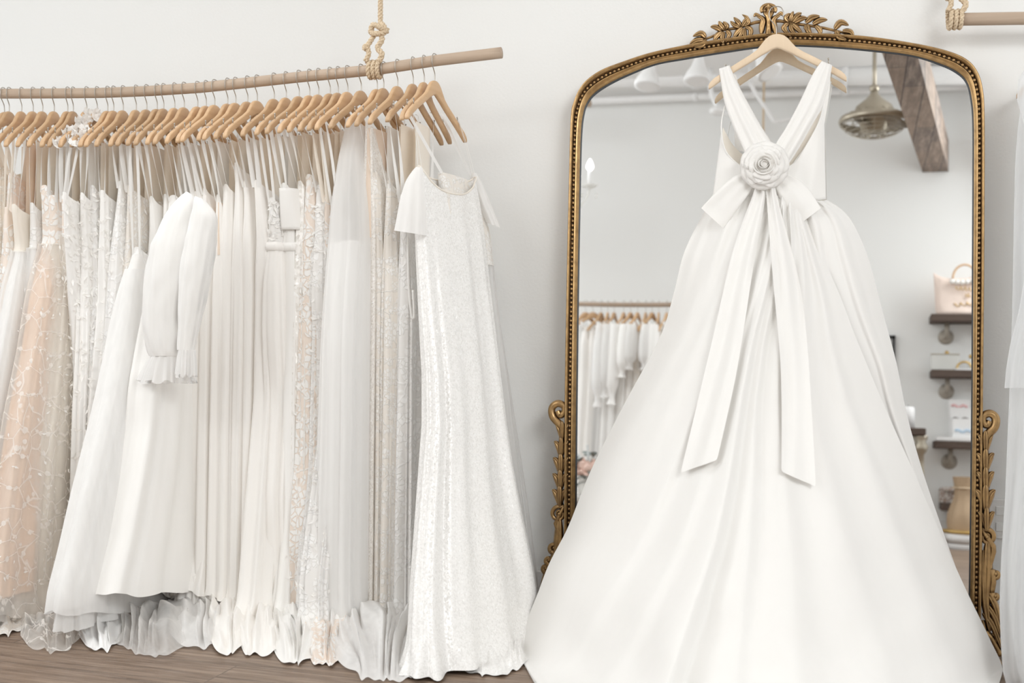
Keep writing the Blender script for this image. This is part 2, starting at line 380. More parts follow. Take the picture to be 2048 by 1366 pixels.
def leaf3(mb, pts, wid, thick=.010, base=.012, ridge=True):
    """carved leaf: pts in photo pixels along the midrib, wid in pixels at mid, on the mirror plane"""
    n = 12; C = spline(pts, n); G = []
    for k in range(n):
        tpar = k / (n - 1)
        a = C[max(k - 1, 0)]; b = C[min(k + 1, n - 1)]; tg = (b - a) / (np.linalg.norm(b - a) + 1e-9); nm = np.array([-tg[1], tg[0]])
        wq = wid * (math.sin(PI * min(1, tpar * .92 + .08)) ** .75 * (1 - .25 * tpar) + .05)
        row = []
        for s in np.linspace(-1, 1, 9):
            h = base + thick * (1 - s * s) ** .5 * (.5 + .5 * math.sin(PI * (tpar * .8 + .15))) + (-.0045 * math.exp(-(s * 5) ** 2) if ridge else 0) + .006 * tpar
            row.append(PM(*(C[k] + nm * wq * s), h))
        row.append(PM(*(C[k] + nm * wq * .6), base - .012)); row.append(PM(*(C[k] - nm * wq * .6), base - .012))
        G.append(row)
    mb.grid(G, cu=True)
def rib(mb, pts, r0_, r1_, base=.012, n=24, seg=8):
    C = spline(pts, n); R = np.linspace(r0_, r1_, n) / 600.
    mb.tube([PM(*C[k], base + R[k] * .4) for k in range(n)], list(R), seg)
def spiral(mb, cx, cy, r, turns, a0, sgn, w0, w1, tail=None, base=.012):
    pts = []
    n = int(26 * turns)
    for k in range(n + 1):
        q = k / n; rr = r * (.16 + .84 * q); an = a0 + sgn * 2 * PI * turns * q
        pts.append((cx + rr * math.cos(an), cy + rr * math.sin(an)))
    if tail: pts += tail
    rib(mb, pts, w0, w1, base, len(pts) * 2)
    mb.ball(PM(cx, cy, base + .008), .006, 8, 6)
cr = lambda x, y: (1360 + x / 5.69, y / 5.69)
# crest: central cartouche
ct = MB()
for (x0, y0, x1, y1, x2, y2, w_) in ((925, 390, 985, 270, 845, 165, 7.5), (1085, 390, 1025, 270, 1165, 150, 7.5)):
    leaf3(ct, [cr(x0, y0), cr(x0 + (990 - x0) * .15, 300), cr(x1 + (x0 - x1) * .7, 215), cr(x2, y2)], w_, .014)
    rib(ct, [cr(x0, y0), cr(x0 + (990 - x0) * .1, 300), cr(x1 + (x0 - x1) * .8, 215), cr(x2 + (1005 - x2) * .12, y2 - 8), cr(x2, y2 + 25)], 3.2, 2.2, .02)
G = []
for k in range(17):                                 # shield with a waist, flaring at the top
    q = k / 16; y = 385 - 335 * q
    wq = interp([0, .35, .55, .75, .88, 1], [42, 26, 38, 74, 66, 12], q)
    row = []
    for s in np.linspace(-1, 1, 13):
        h = .016 + .018 * (1 - s * s) ** .5
        for ex in (-.42, .42):
            h -= .016 * math.exp(-(((s - ex) / .3) ** 2) - ((q - .80) / .09) ** 2)
        if q < .45: h += .0018 * math.cos(q * 120)
        row.append(PM(*cr(1007 + s * wq, y), h))
    row += [PM(*cr(1007 + wq * .8, y), 0), PM(*cr(1007 - wq * .8, y), 0)]
    G.append(row)
ct.grid(G, cu=True)
rib(ct, [cr(1007 + 82 * math.cos(a), 108 + 56 * math.sin(a)) for a in np.linspace(PI * .82, PI * 2.18, 16)], 3.3, 3.3, .022)
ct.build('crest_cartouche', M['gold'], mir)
def spray(stem, leaves, name='leaf_spray'):
    mb = MB(); rib(mb, [cr(*p) for p in stem], 3.6, 2.2, .010)
    st = mb.build(name, M['gold'], mir)
    for lf in leaves:
        m2 = MB(); leaf3(m2, [cr(*p) for p in lf[:-1]], lf[-1], .011, .014); m2.build('leaf', M['gold'], st)
spray([(940, 245), (860, 255), (780, 280), (640, 320), (480, 345), (400, 400), (300, 440), (230, 460)],
    [((705, 300), (735, 250), (765, 205), (705, 165), 5.5), ((715, 295), (775, 265), (770, 215), (725, 190), 5), ((690, 300), (660, 250), (610, 195), 6), ((680, 310), (620, 285), (572, 238), 5.5),
     ((710, 310), (650, 370), (605, 445), 6), ((720, 320), (690, 390), (655, 455), 5.5), ((735, 320), (735, 400), (745, 450), 5.5), ((740, 305), (800, 330), (800, 390), (760, 440), 6),
     ((500, 340), (470, 290), (440, 240), 6.5), ((520, 330), (530, 290), (490, 245), 6), ((470, 350), (410, 310), (345, 305), 6.5), ((480, 360), (420, 410), (385, 485), 6.5), ((500, 360), (480, 430), (495, 495), 6.5), ((525, 350), (560, 390), (520, 480), 6),
     ((290, 430), (240, 380), (145, 415), 7), ((270, 450), (190, 460), (108, 505), 7), ((295, 450), (250, 510), (160, 535), 7)])
spray([(1075, 240), (1150, 240), (1250, 262), (1400, 282), (1600, 312), (1750, 345), (1900, 385), (1990, 425)],
    [((1240, 250), (1205, 200), (1250, 150), 6), ((1260, 250), (1265, 190), (1292, 128), 6), ((1280, 250), (1330, 180), (1385, 145), 6.5), ((1300, 258), (1380, 210), (1450, 205), 6.5),
     ((1235, 270), (1180, 320), (1265, 420), 6), ((1258, 272), (1270, 340), (1330, 405), 6), ((1280, 272), (1330, 320), (1395, 390), 6.5), ((1240, 268), (1195, 290), (1215, 370), 5),
     ((1430, 260), (1500, 200), (1592, 182), 7), ((1510, 275), (1590, 230), (1680, 225), 7), ((1445, 272), (1460, 350), (1505, 420), 7), ((1540, 292), (1590, 340), (1590, 412), 6.5), ((1445, 275), (1430, 320), (1470, 360), 4.5),
     ((1760, 330), (1830, 255), (1922, 290), 7.5), ((1775, 345), (1810, 420), (1895, 450), 7), ((1850, 350), (1940, 360), (1975, 420), 6)])
# side ornaments
def side(sx, loop, leaves, sp, stem, curls, foot, s=1.0):
    mb = MB()
    lx, ly = loop
    rib(mb, [(lx - sx * 8, ly + 32 * s), (lx - sx * 2, ly + 24 * s), (lx + sx * 13, ly + 8), (lx + sx * 15, ly - 10), (lx + sx * 4, ly - 19), (lx - sx * 9, ly - 14), (lx - sx * 10, ly - 2), (lx - sx * 1, ly + 5), (lx + sx * 4, ly - 4)], 8.5, 6.5, .012, 40)
    lp = mb.build('scroll_loop', M['gold'], mir); mb = MB()
    rib(mb, [(lx - sx * 3, ly + 20 * s)] + [(x, y - 10) for x, y, _, _ in leaves] + [(sp[0] - sx * 4, sp[1] - 12)], 6, 7, .004, 30); mb.build('leaf_stem', M['gold'], mir); mb = MB()
    spiral(mb, sp[0], sp[1], 16 * s, 1.6, PI * .5 if sx > 0 else PI * .5, sx * -1, 2.4, 5.5, stem, .012)
    par = mb.build('side_scroll', M['gold'], mir)
    for (x, y, h, w_) in leaves:
        m2 = MB(); w_ *= 1.25
        for e, hh in ((-.95, .95), (.95, .95), (0, 1.22)):
            leaf3(m2, [(x, y + 6), (x + e * w_ * .25, y - h * hh * .45), (x + e * w_ * .62, y - h * hh * .85), (x + e * w_ * 1.0, y - h * hh)], w_ * (.46 if e else .40), .013, .013 + .007 * (1 - abs(e)))
        m2.build('acanthus_leaf', M['gold'], par)
    for (x, y, r, tr) in curls:
        m2 = MB(); spiral(m2, x, y, r, 1.15, PI, sx, 2.8, 6, tr, .012); m2.build('curl', M['gold'], par)
    m2 = MB()
    for lf in foot: leaf3(m2, lf[:-1], lf[-1], .014, .012)
    m2.build('scroll_foot', M['gold'], par)
side(-1, (1119, 826), [(1124, 876, 28, 11), (1122, 910, 29, 12), (1121, 944, 30, 13), (1120, 976, 30, 13), (1119, 1006, 28, 13)], (1118, 1028),
     [(1112, 1046), (1118, 1062), (1122, 1085), (1112, 1100), (1100, 1130), (1092, 1180), (1086, 1230)], [(1108, 1096, 9, [(1112, 1110), (1112, 1124)]), (1098, 1121, 6, [(1100, 1132)]), (1092, 1137, 6, [(1094, 1150)])],
     [((1118, 1036), (1117, 1080), (1110, 1130), (1092, 1195), 11), ((1112, 1108), (1094, 1150), (1078, 1195), 9), ((1110, 1120), (1090, 1180), (1074, 1215), 8), ((1118, 1110), (1108, 1160), (1092, 1225), 10), ((1126, 1110), (1122, 1180), (1112, 1250), 11), ((1096, 1190), (1080, 1220), (1070, 1248), 8)])
side(1, (1976, 846), [(1971, 902, 34, 13), (1971, 940, 35, 15), (1971, 978, 36, 15), (1971, 1018, 40, 17), (1973, 1056, 34, 14)], (1974, 1074),
     [(1986, 1092), (1984, 1112), (1976, 1140), (1972, 1180), (1974, 1225), (1984, 1260)], [(1991, 1148, 11, [(1986, 1164), (1982, 1185)]), (1990, 1192, 9, [(1984, 1205)]), (1983, 1276, 17, [(1994, 1296), (1998, 1312)])],
     [((1976, 1082), (1974, 1140), (1971, 1200), (1980, 1268), 13), ((1968, 1100), (1968, 1160), (1970, 1230), 9), ((1972, 1180), (1990, 1210), (2000, 1250), 8), ((1970, 1205), (1990, 1235), (2002, 1275), 8), ((1966, 1225), (1985, 1250), (2004, 1300), 8), ((1964, 1240), (1972, 1290), (2004, 1330), 12)])
# ------------------------------------------------------------------ wooden hanger (built once, copied)
def hanger_proto(wmat, half=.215, tk=.016):
    h = thing('wooden_hanger', 'x', 'hanger')
    topz = [(0, 0), (.012, -.0015), (.024, -.006), (.036, -.016), (.048, -.031), (.062, -.048), (.085, -.064), (.115, -.081), (.15, -.102), (.18, -.121), (.2, -.134), (.212, -.146), (.217, -.156)]
    botz = [(0, -.043), (.012, -.046), (.024, -.052), (.036, -.058), (.048, -.064), (.062, -.072), (.085, -.085), (.115, -.102), (.15, -.122), (.18, -.141), (.2, -.155), (.212, -.163), (.217, -.165)]
    T = [(-s, z) for s, z in topz[::-1]][:-1] + topz; B = [(-s, z) for s, z in botz[::-1]][:-1] + botz
    k_ = half / .217; G = []; botz = [(a_, b_ - .004) for a_, b_ in botz]; B = [(-s, z) for s, z in botz[::-1]][:-1] + botz
    for (s, zt), (_, zb) in zip(T, B):
        zc, hz = (zt + zb) / 2, (zt - zb) / 2; bow = -.012 * (s / .217) ** 2
        row = []
        for q in np.arange(12) * 2 * PI / 12:
            cy, cz = math.cos(q), math.sin(q)
            yy = math.copysign(abs(cy) ** .45, cy) * tk / 2; zz = math.copysign(abs(cz) ** .45, cz) * hz
            row.append((s * k_, yy + bow, zc + zz))
        G.append(row)
    G = np.array(G); G[:, :, 2] -= .066
    mb = MB(); mb.grid(G, cu=True); n = 12; m = len(G); mb.f.append(list(range(n))[::-1]); mb.f.append([(m - 1) * n + i for i in range(n)])
    mb.build('hanger_body', wmat, h)
    hook = MB().tube(spline([(.020, 0, -.012), (.0225, 0, .002), (.015, 0, .0185), (0, 0, .0225), (-.015, 0, .0185), (-.0225, 0, .002), (-.019, 0, -.017), (-.006, 0, -.034), (0, 0, -.046), (0, 0, -.074)], 34), .0017, 6)
    hook.build('hook', M['steel'], h)
    for sg in (-1, 1):
        MB().tube([(sg * .162 * k_, -.007, -.066 - .108), (sg * .162 * k_, -.007, -.066 - .094)], .0018, 6).ball((sg * .162 * k_, -.007, -.066 - .092), .0032, 8, 5).build('strap_peg', M['steel'], h)
    return h
def dup(root, loc, rotz, label, group=None):
    r = root.copy(); COL.objects.link(r); r.location = [float(c) for c in loc]; r.rotation_euler = (0, 0, rotz); r['label'] = label
    if group: r['group'] = group
    for ch in list(root.children):
        c = ch.copy(); COL.objects.link(c); c.parent = r
        for g in ch.children:
            d_ = g.copy(); COL.objects.link(d_); d_.parent = c
    return r
# ------------------------------------------------------------------ the gown hung in front of the mirror
hg = thing('ivory_ballgown', 'large ivory satin ball gown with rose and bow, hung on the mirror', 'wedding dress', (-.05, -.4, 0))
def bez_rows(rows, nv, nu, fold=None):
    """rows: (L, C, R) world points down the cloth"""
    A = spline([np.concatenate(r) for r in rows], nv); G = []
    for j in range(nv):
        L, C, R = A[j, :3], A[j, 3:6], A[j, 6:]
        row = []
        for i in range(nu):
            u = i / (nu - 1); bmp = 1 - (2 * u - 1) ** 2
            p = L * (1 - u) + R * u + bmp * (C - (L + R) / 2)
            row.append(p)
        G.append(row)
    G = np.array(G)
    if fold is not None:
        for j in range(nv):
            for i in range(nu):
                dx, dy, dz = fold(i / (nu - 1), j / (nv - 1)); G[j, i] += (dx, dy, dz)
    G[:, :, 2] = np.maximum(G[:, :, 2], .006)
    return G
def rr(L, C, R): return (PY(*L), PY(*C), PY(*R))
rows = [rr((1428, 396, -.15), (1540, 392, -.24), (1600, 398, -.20)),
        rr((1409, 423, -.16), (1535, 430, -.28), (1612, 430, -.23)),
        rr((1369, 503, -.18), (1525, 510, -.33), (1642, 505, -.26)),
        rr((1347, 589, -.20), (1515, 595, -.37), (1679, 589, -.28)),
        rr((1319, 676, -.22), (1505, 690, -.42), (1714, 680, -.29)),
        rr((1246, 813, -.26), (1500, 830, -.50), (1770, 815, -.29)),
        rr((1181, 943, -.30), (1500, 965, -.60), (1826, 940, -.28)),
        rr((1138, 1051, -.33), (1500, 1085, -.70), (1870, 1042, -.26)),
        rr((1102, 1123, -.36), (1500, 1180, -.78), (1905, 1120, -.25)),
        rr((1073, 1195, -.39), (1500, 1290, -.88), (1938, 1192, -.24)),
        (PY(1037, 1285, -.43), PY(1500, 1410, -1.0), PY(1978, 1275, -.22)),
        (PZ(1034, 1305), PZ(1480, 1540), PZ(2006, 1345)),
        (PZ(1085, 1385), PZ(1480, 1640), PZ(1990, 1420))]
def ridge(u, u0, w, h, asym=0.):
    x = (u - u0) / w
    if asym and x > 0: x *= (1 + asym)
    if asym and x < 0: x /= (1 + asym * .3)
    return h * math.exp(-x * x)
FOLDS = [  # (u at top, u mid, u bottom, width top, width bottom, height top, mid, bottom, asym)
    (.66, .47, .30, .050, .050, .018, .045, .085, 2.2),
    (.60, .40, .16, .030, .06, .012, .018, .02, 1), (.72, .52, .44, .030, .07, .02, .03, .035, 1.5),
    (.80, .60, .58, .030, .08, .02, .025, .03, .8), (.52, .30, .06, .035, .05, .014, .018, .012, 1), (.88, .72, .76, .04, .07, .016, .022, .02, .8),
    (.40, .20, .0, .05, .06, .014, .014, .0, 0), (.25, .10, -.05, .06, .06, .012, .012, .0, 0), (.94, .86, .9, .03, .05, .01, .018, .025, .5)]
def hfold(u, v):
    y = 0
    for a, b, c, w0, w1, h0, h1, h2, s in FOLDS:
        uc = interp([0, .4, 1], [a, b, c], v); wq = w0 + (w1 - w0) * v; hh = interp([0, .12, .45, .85, 1], [h0 * .8, h0, h1, h2, h2 * .5], v)
        y -= ridge(u, uc, wq, hh * (1 + .45 * v), s)
    if v < .3: y += (.007 * math.sin(u * 46 + 2 * math.sin(u * 9)) + .004 * math.sin(u * 83)) * (1 - v / .3)
    big = nz(u * 5, v * 5.5, 3.1) * .06 + nz(u * 10, v * 11, 8.) * .022
    y += big * sstep(.55, .85, v) * (1 - sstep(.97, 1, v) * .5)
    z = 0
    if v > .80:
        z = .02 * abs(nz(u * 9, v * 5, 1.)) * sstep(.8, 1, v)
    return 0, y, z
SK = bez_rows(rows, 150, 150, hfold)
MB().grid(SK).build('skirt', M['mikado'], hg, sub=1)
SKF = SK.reshape(-1, 3); dd = SKF - CAM; ww = dd @ FWD
SKP = np.stack([1024 + FPX * (dd @ RGT) / ww, 683 - FPX * (dd @ UPV) / ww], 1)
def on_skirt(px, py, off=.012):
    d2 = ((SKP - (px, py)) ** 2).sum(1); k = np.argsort(d2)[:6]
    return PY(px, py, float(SKF[k, 1].min()) - off)
rows2 = [rr((1560, 401, -.16), (1610, 403, -.20), (1654, 400, -.15)), rr((1572, 420, -.16), (1630, 424, -.23), (1682, 418, -.14)), rr((1582, 450, -.16), (1645, 455, -.25), (1708, 450, -.14)), rr((1590, 520, -.17), (1660, 530, -.26), (1738, 520, -.15)),
         rr((1610, 625, -.17), (1690, 630, -.27), (1766, 625, -.15)), rr((1640, 726, -.17), (1730, 730, -.27), (1793, 726, -.15)), rr((1680, 830, -.17), (1760, 830, -.26), (1812, 820, -.15)),
         rr((1720, 930, -.17), (1800, 930, -.24), (1840, 925, -.15)), rr((1780, 1050, -.17), (1840, 1050, -.22), (1880, 1045, -.15)), rr((1820, 1200, -.17), (1890, 1200, -.2), (1935, 1200, -.15))]
def ufold(u, v):
    return 0, -.016 * max(0, math.sin(u * 17 + 1.2 + v * .8)) * sstep(0, .2, v + .12) - (.005 * math.sin(u * 60) if v < .08 else 0), 0
MB().grid(bez_rows(rows2, 70, 60, ufold)).build('back_panel', M['mikado'], hg)
# bodice front
def panel(top, bot, Yt, Yb, nu=40, nv=26, bulge=.05, fold=None, Yu=None):
    T = spline([(x, y) for x, y in top], nu); Bt = spline([(x, y) for x, y in bot], nu); G = []
    for j in range(nv):
        v = j / (nv - 1); row = []
        for i in range(nu):
            u = i / (nu - 1); p = T[i] * (1 - v) + Bt[i] * v
            Y = Yt + (Yb - Yt) * v - bulge * (1 - (2 * u - 1) ** 2) + (fold(u, v) if fold else 0)
            row.append(PY(p[0], p[1], Y))
        G.append(row)
    return np.array(G)
HY = -.155
MB().grid(panel([(1443, 262), (1450, 300), (1485, 334), (1530, 345), (1585, 328), (1615, 285), (1638, 242), (1647, 210)],
    [(1424, 402), (1455, 404), (1490, 404), (1530, 404), (1570, 404), (1600, 403), (1628, 402), (1652, 398)], HY, -.17, bulge=.05,
    fold=lambda u, v: -.004 * math.sin(u * 22 + v * 3) * v)).build('bodice_front', M['silk'], hg, solid=.002)
MB().grid(panel([(1446, 255), (1475, 300), (1530, 330), (1590, 300), (1620, 255), (1646, 215)],
    [(1426, 402), (1470, 402), (1530, 402), (1580, 402), (1620, 402), (1651, 398)], -.145, -.15, bulge=-.008)).build('bodice_back', M['cream'], hg)
def strip(left, right, Y, nv=40, nu=22, fold=None, off=None, sag=0.):
    A, Bq = spline(left, nv), spline(right, nv); G = []
    for j in range(nv):
        v = j / (nv - 1); row = []
        for i in range(nu):
            u = i / (nu - 1); p = A[j] * (1 - u) + Bq[j] * u
            yy = Y(u, v) if callable(Y) else Y
            row.append(PY(p[0], p[1], yy + (fold(u, v) if fold else 0)))
        G.append(row)
    return np.array(G)
pl = lambda k, ph, a: (lambda u, v: -a * (.25 + v) * (math.sin(u * k + ph) * .5 + .5))
ys = lambda u, v: -.158 + -.055 * v - .01 * math.sin(PI * u)
s1 = strip([(1438, 138), (1446, 188), (1452, 214), (1466, 252), (1487, 300), (1500, 328), (1515, 345)], [(1459, 131), (1473, 163), (1497, 208), (1523, 254), (1543, 286), (1546, 312), (1542, 340)], ys, fold=pl(17, 0, .014))
s2 = strip([(1643, 123), (1625, 150), (1600, 203), (1573, 254), (1553, 286), (1541, 312), (1532, 340)], [(1664, 131), (1657, 170), (1645, 212), (1621, 256), (1597, 298), (1577, 328), (1560, 345)], ys, fold=pl(17, 1, .014))
for s_ in (s1, s2):
    # the strap turns over the hanger arm
    top = s_[0] + np.array([0, .02, .006]); bk = s_[0] + np.array([0, .034, -.03])
    Gs = np.concatenate([[bk, top], s_]); MB().grid(Gs).build('strap', M['silk'], hg, solid=.002)
sb1 = strip([(1456, 140), (1466, 190), (1468, 240), (1470, 300)], [(1472, 150), (1484, 200), (1500, 250), (1520, 310)], -.118)
sb2 = strip([(1640, 140), (1622, 190), (1600, 240), (1570, 310)], [(1662, 145), (1658, 190), (1650, 240), (1640, 300)], -.118)
for s_ in (sb1, sb2): MB().grid(s_).build('back_strap', M['silk'], hg)
# armhole piping
for pts in ([(1450, 211), (1444, 238), (1443, 264), (1450, 299), (1466, 320), (1486, 335)], [(1646, 208), (1640, 238), (1618, 284), (1586, 328)]):
    MB().tube([PY(x, y, HY - .012 - .03 * k / 20) for k, (x, y) in enumerate(spline(pts, 20))], .0022, 6).build('piping', M['silk'], hg)
# bow loops
def bow(topE, botE, Y0, Y1, seed):
    n = 26; A, Bq = spline(topE, n), spline(botE, n); G = []
    for k in range(n):
        v = k / (n - 1); row = []; th = .004 + .016 * math.sin(PI * min(1, v * 1.1 + .05)) ** .8
        m_ = 24
        for i in range(m_):
            q = 2 * PI * i / m_; u = .5 - .5 * math.cos(q); p = A[k] * (1 - u) + Bq[k] * u
            Y = Y0 + (Y1 - Y0) * v - th * math.sin(q) - .005 * math.sin(u * 14 + seed) * (1 - v) - .004 * math.sin(u * 5 + v * 4 + seed)
            row.append(PY(p[0], p[1], Y))
        G.append(row)
    MB().grid(G, cu=True).build('bow_loop', M['silk'], hg)
bow([(1500, 346), (1470, 352), (1438, 378), (1402, 416)], [(1512, 366), (1500, 385), (1478, 415), (1447, 457)], -.245, -.255, 0)
bow([(1556, 346), (1585, 352), (1616, 376), (1642, 416)], [(1544, 366), (1556, 392), (1575, 425), (1591, 455)], -.245, -.255, 2)
# sash tails
def tail(left, right, fold):
    n = 60; A, Bq = spline(left, n), spline(right, n); G = []
    for k in range(n):
        row = []
        for i in range(14):
            u = i / 13; p = A[k] * (1 - u) + Bq[k] * u; q = on_skirt(p[0], p[1], .016)
            row.append(q)
        G.append(row)
    G = np.array(G)
    for _ in range(12):
        G[1:-1] = (G[:-2] + 2 * G[1:-1] + G[2:]) / 4
        G[:, 1:-1] = (G[:, :-2] + 2 * G[:, 1:-1] + G[:, 2:]) / 4
    for k in range(n):
        for i in range(14): G[k, i, 1] += fold(i / 13, k / (n - 1)) - .004
    MB().grid(G).build('sash_tail', M['mikado'], hg, sub=1)
tail([(1512, 372), (1504, 396), (1466, 503), (1428, 669), (1362, 945)], [(1529, 372), (1530, 402), (1508, 524), (1474, 741), (1434, 920)], lambda u, v: -.012 * math.sin(u * 9 + v * 2) * (1 - .7 * v))
tail([(1532, 372), (1534, 402), (1546, 560), (1562, 741), (1563, 943)], [(1550, 372), (1558, 409), (1598, 560), (1616, 705), (1632, 973)], lambda u, v: -.012 * math.sin(u * 9 + 2 + v * 2) * (1 - .7 * v))
# rose
rc = PY(1529, 331, -.285); core = MB().ball(rc + V3(0, .01, 0), (.02, .012, .02)); ro = core.build('rose', M['silk'], hg)
def petal(ang, rad, wid, curl, dep, lift):
    G = []
    e = V3(math.cos(ang), 0, math.sin(ang)); s_ = V3(-math.sin(ang), 0, math.cos(ang))
    for j in range(9):
        v = j / 8; row = []
        for i in range(11):
            u = i / 10 * 2 - 1; wv = wid * (.35 + .65 * math.sin(PI * min(1, v * .62 + .12)))
            r = rad * v * (1 - .16 * u * u * v) * (1 + .05 * nz(u * 2 + ang, v * 2, rad * 50))
            y = -dep - lift * (v ** 1.4) + curl * max(0, v - .72) * 2.2 - .012 * u * u * (1 - v * .5) * (-1 if lift > .02 else .4) + .003 * math.sin(u * 5 + ang * 3) * v
            row.append(rc + e * r + s_ * wv * u + V3(0, y, 0))
        G.append(row)
    MB().grid(G).build('petal', M['petal'], ro, solid=.0012)
for k in range(6): petal(k * 2 * PI / 6 + .35, .076, .046, .022, .0, .012)
for k in range(5): petal(k * 2 * PI / 5 + .0, .061, .04, .02, .006, .018)
for k in range(5): petal(k * 2 * PI / 5 + .7, .047, .034, .016, .010, .022)
MB().ball(rc + V3(0, -.022, 0), (.011, .012, .011), 12, 8).build('rose_heart', M['petal'], ro)
for k, (r_, a0_, sp) in enumerate(((.007, 0, 5.2), (.012, 1.9, 4.4), (.017, 4.1, 4.0), (.022, .6, 3.6), (.027, 2.8, 3.6), (.032, 5.0, 3.4))):
    G = []
    for j in range(7):
        v = j / 6; row = []
        for i in range(26):
            u = i / 25; a_ = a0_ + sp * u; e = V3(math.cos(a_), 0, math.sin(a_)); ed = math.sin(PI * u) ** .35
            row.append(rc + V3(.0025 * math.cos(k * 2.1), 0, .0025 * math.sin(k * 2.1)) + e * (r_ * (1 + .22 * v ** 2.5) + .002 * u) + V3(0, -.012 - (.036 - .0035 * k) * v * ed + .004 * max(0, v - .8) * 5, 0))
        G.append(row)
    MB().grid(G).build('petal', M['petal'], ro, solid=.0012)
# its hanger, hooked on the crest
hero = hanger_proto(M['hanger_pale'])
apex = PY(1552, 68, -.135)
hero.location = (apex[0], -.135, apex[2] + .066); hero.rotation_euler = (0, math.radians(-1.0), math.radians(3))
hero['label'] = 'pale wooden hanger hooked on the mirror crest, carrying the ball gown'
# ------------------------------------------------------------------ the rope-hung rail
RY = -.36
RPX = [(-150, 188), (-60, 187.6), (0, 187.5), (100, 187), (200, 186), (300, 182), (400, 175.5), (500, 165), (600, 154), (680, 146.5), (755, 139), (870, 121.5), (1003, 105.5)]
rx = np.array([p[0] for p in RPX]); ry_ = np.array([p[1] for p in RPX])
def rail_at(px): return PY(px, interp(rx, ry_, px), RY)
pole = thing('clothes_rail', 'long bowed wooden pole hung from rope, loaded with wedding gowns', 'clothes rail', rail_at(600))
MB().tube([rail_at(x) for x in np.linspace(-150, 1003, 60)], .0183, 18).build('pole', M['pole'], pole)
def twisted(mb, path, R=.0085, pitch=.036, ns=3, n=None):
    path = np.asarray(path); seg = np.linalg.norm(np.diff(path, axis=0), axis=1).sum(); n = n or int(max(30, seg / .0045))
    C = spline(path, n); L = 0
    fr_ = []; up = V3(.3, 1, .1)
    for k in range(n):
        tg = C[min(k + 1, n - 1)] - C[max(k - 1, 0)]; tg /= np.linalg.norm(tg) + 1e-9
        up = up - (up @ tg) * tg; up /= np.linalg.norm(up) + 1e-9; fr_.append((up.copy(), np.cross(tg, up)))
        
    for s in range(ns):
        L = 0; pts = []
        for k in range(n):
            if k: L += np.linalg.norm(C[k] - C[k - 1])
            a = 2 * PI * (L / pitch + s / ns); u_, w_ = fr_[k]
            pts.append(C[k] + (u_ * math.cos(a) + w_ * math.sin(a)) * R * .52)
        mb.tube(pts, R * .58, 6)
    return mb
def ropeknot(name, label, top, base, s, kn, group=None):
    """rope from the ceiling to a knot and a loop round a pole; top/base world points, s scale"""
    r = thing(name, label, 'rope', base, group)
    b = np.asarray(base); q = lambda x, y, z: b + V3(x, y, z * .62) * s
    mb = MB(); twisted(mb, [top, b + (np.asarray(top) - b) * .5 + V3(.004, 0, 0), q(.012, 0, .24)], .0085 * s); mb.build('hanging_rope', M['rope'], r)
    mb = MB()
    twisted(mb, [q(.012, 0, .25), q(.030, -.014, .225), q(.034, -.012, .195), q(.008, -.020, .185), q(-.016, -.012, .20), q(-.006, -.018, .235), q(.022, -.022, .215), q(.04, 0, .205)], .0095 * s)
    mb.build('knot', M['rope'], r)
    mb = MB()
    twisted(mb, [q(-.002, -.004, .20), q(-.018, -.012, .150), q(-.026, -.018, .12), q(-.020, -.020, .08), q(-.030, -.022, .04)], .0085 * s)
    twisted(mb, [q(.012, -.004, .20), q(.024, -.012, .155), q(.010, -.016, .11), q(.026, -.016, .075), q(.016, -.018, .035)], .0095 * s)
    twisted(mb, [q(-.022, -.018, .13), q(-.034, -.022, .118), q(-.032, -.026, .10)], .008 * s)
    mb.build('rope_bight', M['rope'], r)
    mb = MB()
    for dx in (-.026, -.010, .006):
        twisted(mb, [q(dx + .012 * (k / 16) - .004, 0, 0) + V3(0, -math.cos(a), math.sin(a)) * .026 for k, a in enumerate(np.linspace(PI * .35, PI * 2.3, 17))], .0078 * s)
    mb.build('rope_loop', M['rope'], r)
    return r
ropeknot('hanging_rope', 'knotted jute rope holding up the pole of wedding gowns, near its right end', PY(766, -260, RY), rail_at(753) , 1.0, 0)
# ------------------------------------------------------------------ gowns on the rail
HX = [7, 19, 44, 67, 86, 109, 136, 147, 174, 195, 216, 228, 247, 273, 294, 315, 328, 350, 369, 396, 413, 430, 456, 472, 496, 515, 549, 573, 599, 620, 638, 661, 677, 696, 723, 755, 768, 796, 827, 849, 870]
HYAW = [interp([0, 150, 400, 600, 800, 869, 870], [14, 14, 2, -3, -4, 0, -6], x) + random.uniform(-2, 2) for x in HX]
HYAW = [math.radians(a) for a in HYAW]
TILT = -math.radians(8.5)
proto = hanger_proto(M['hanger'])
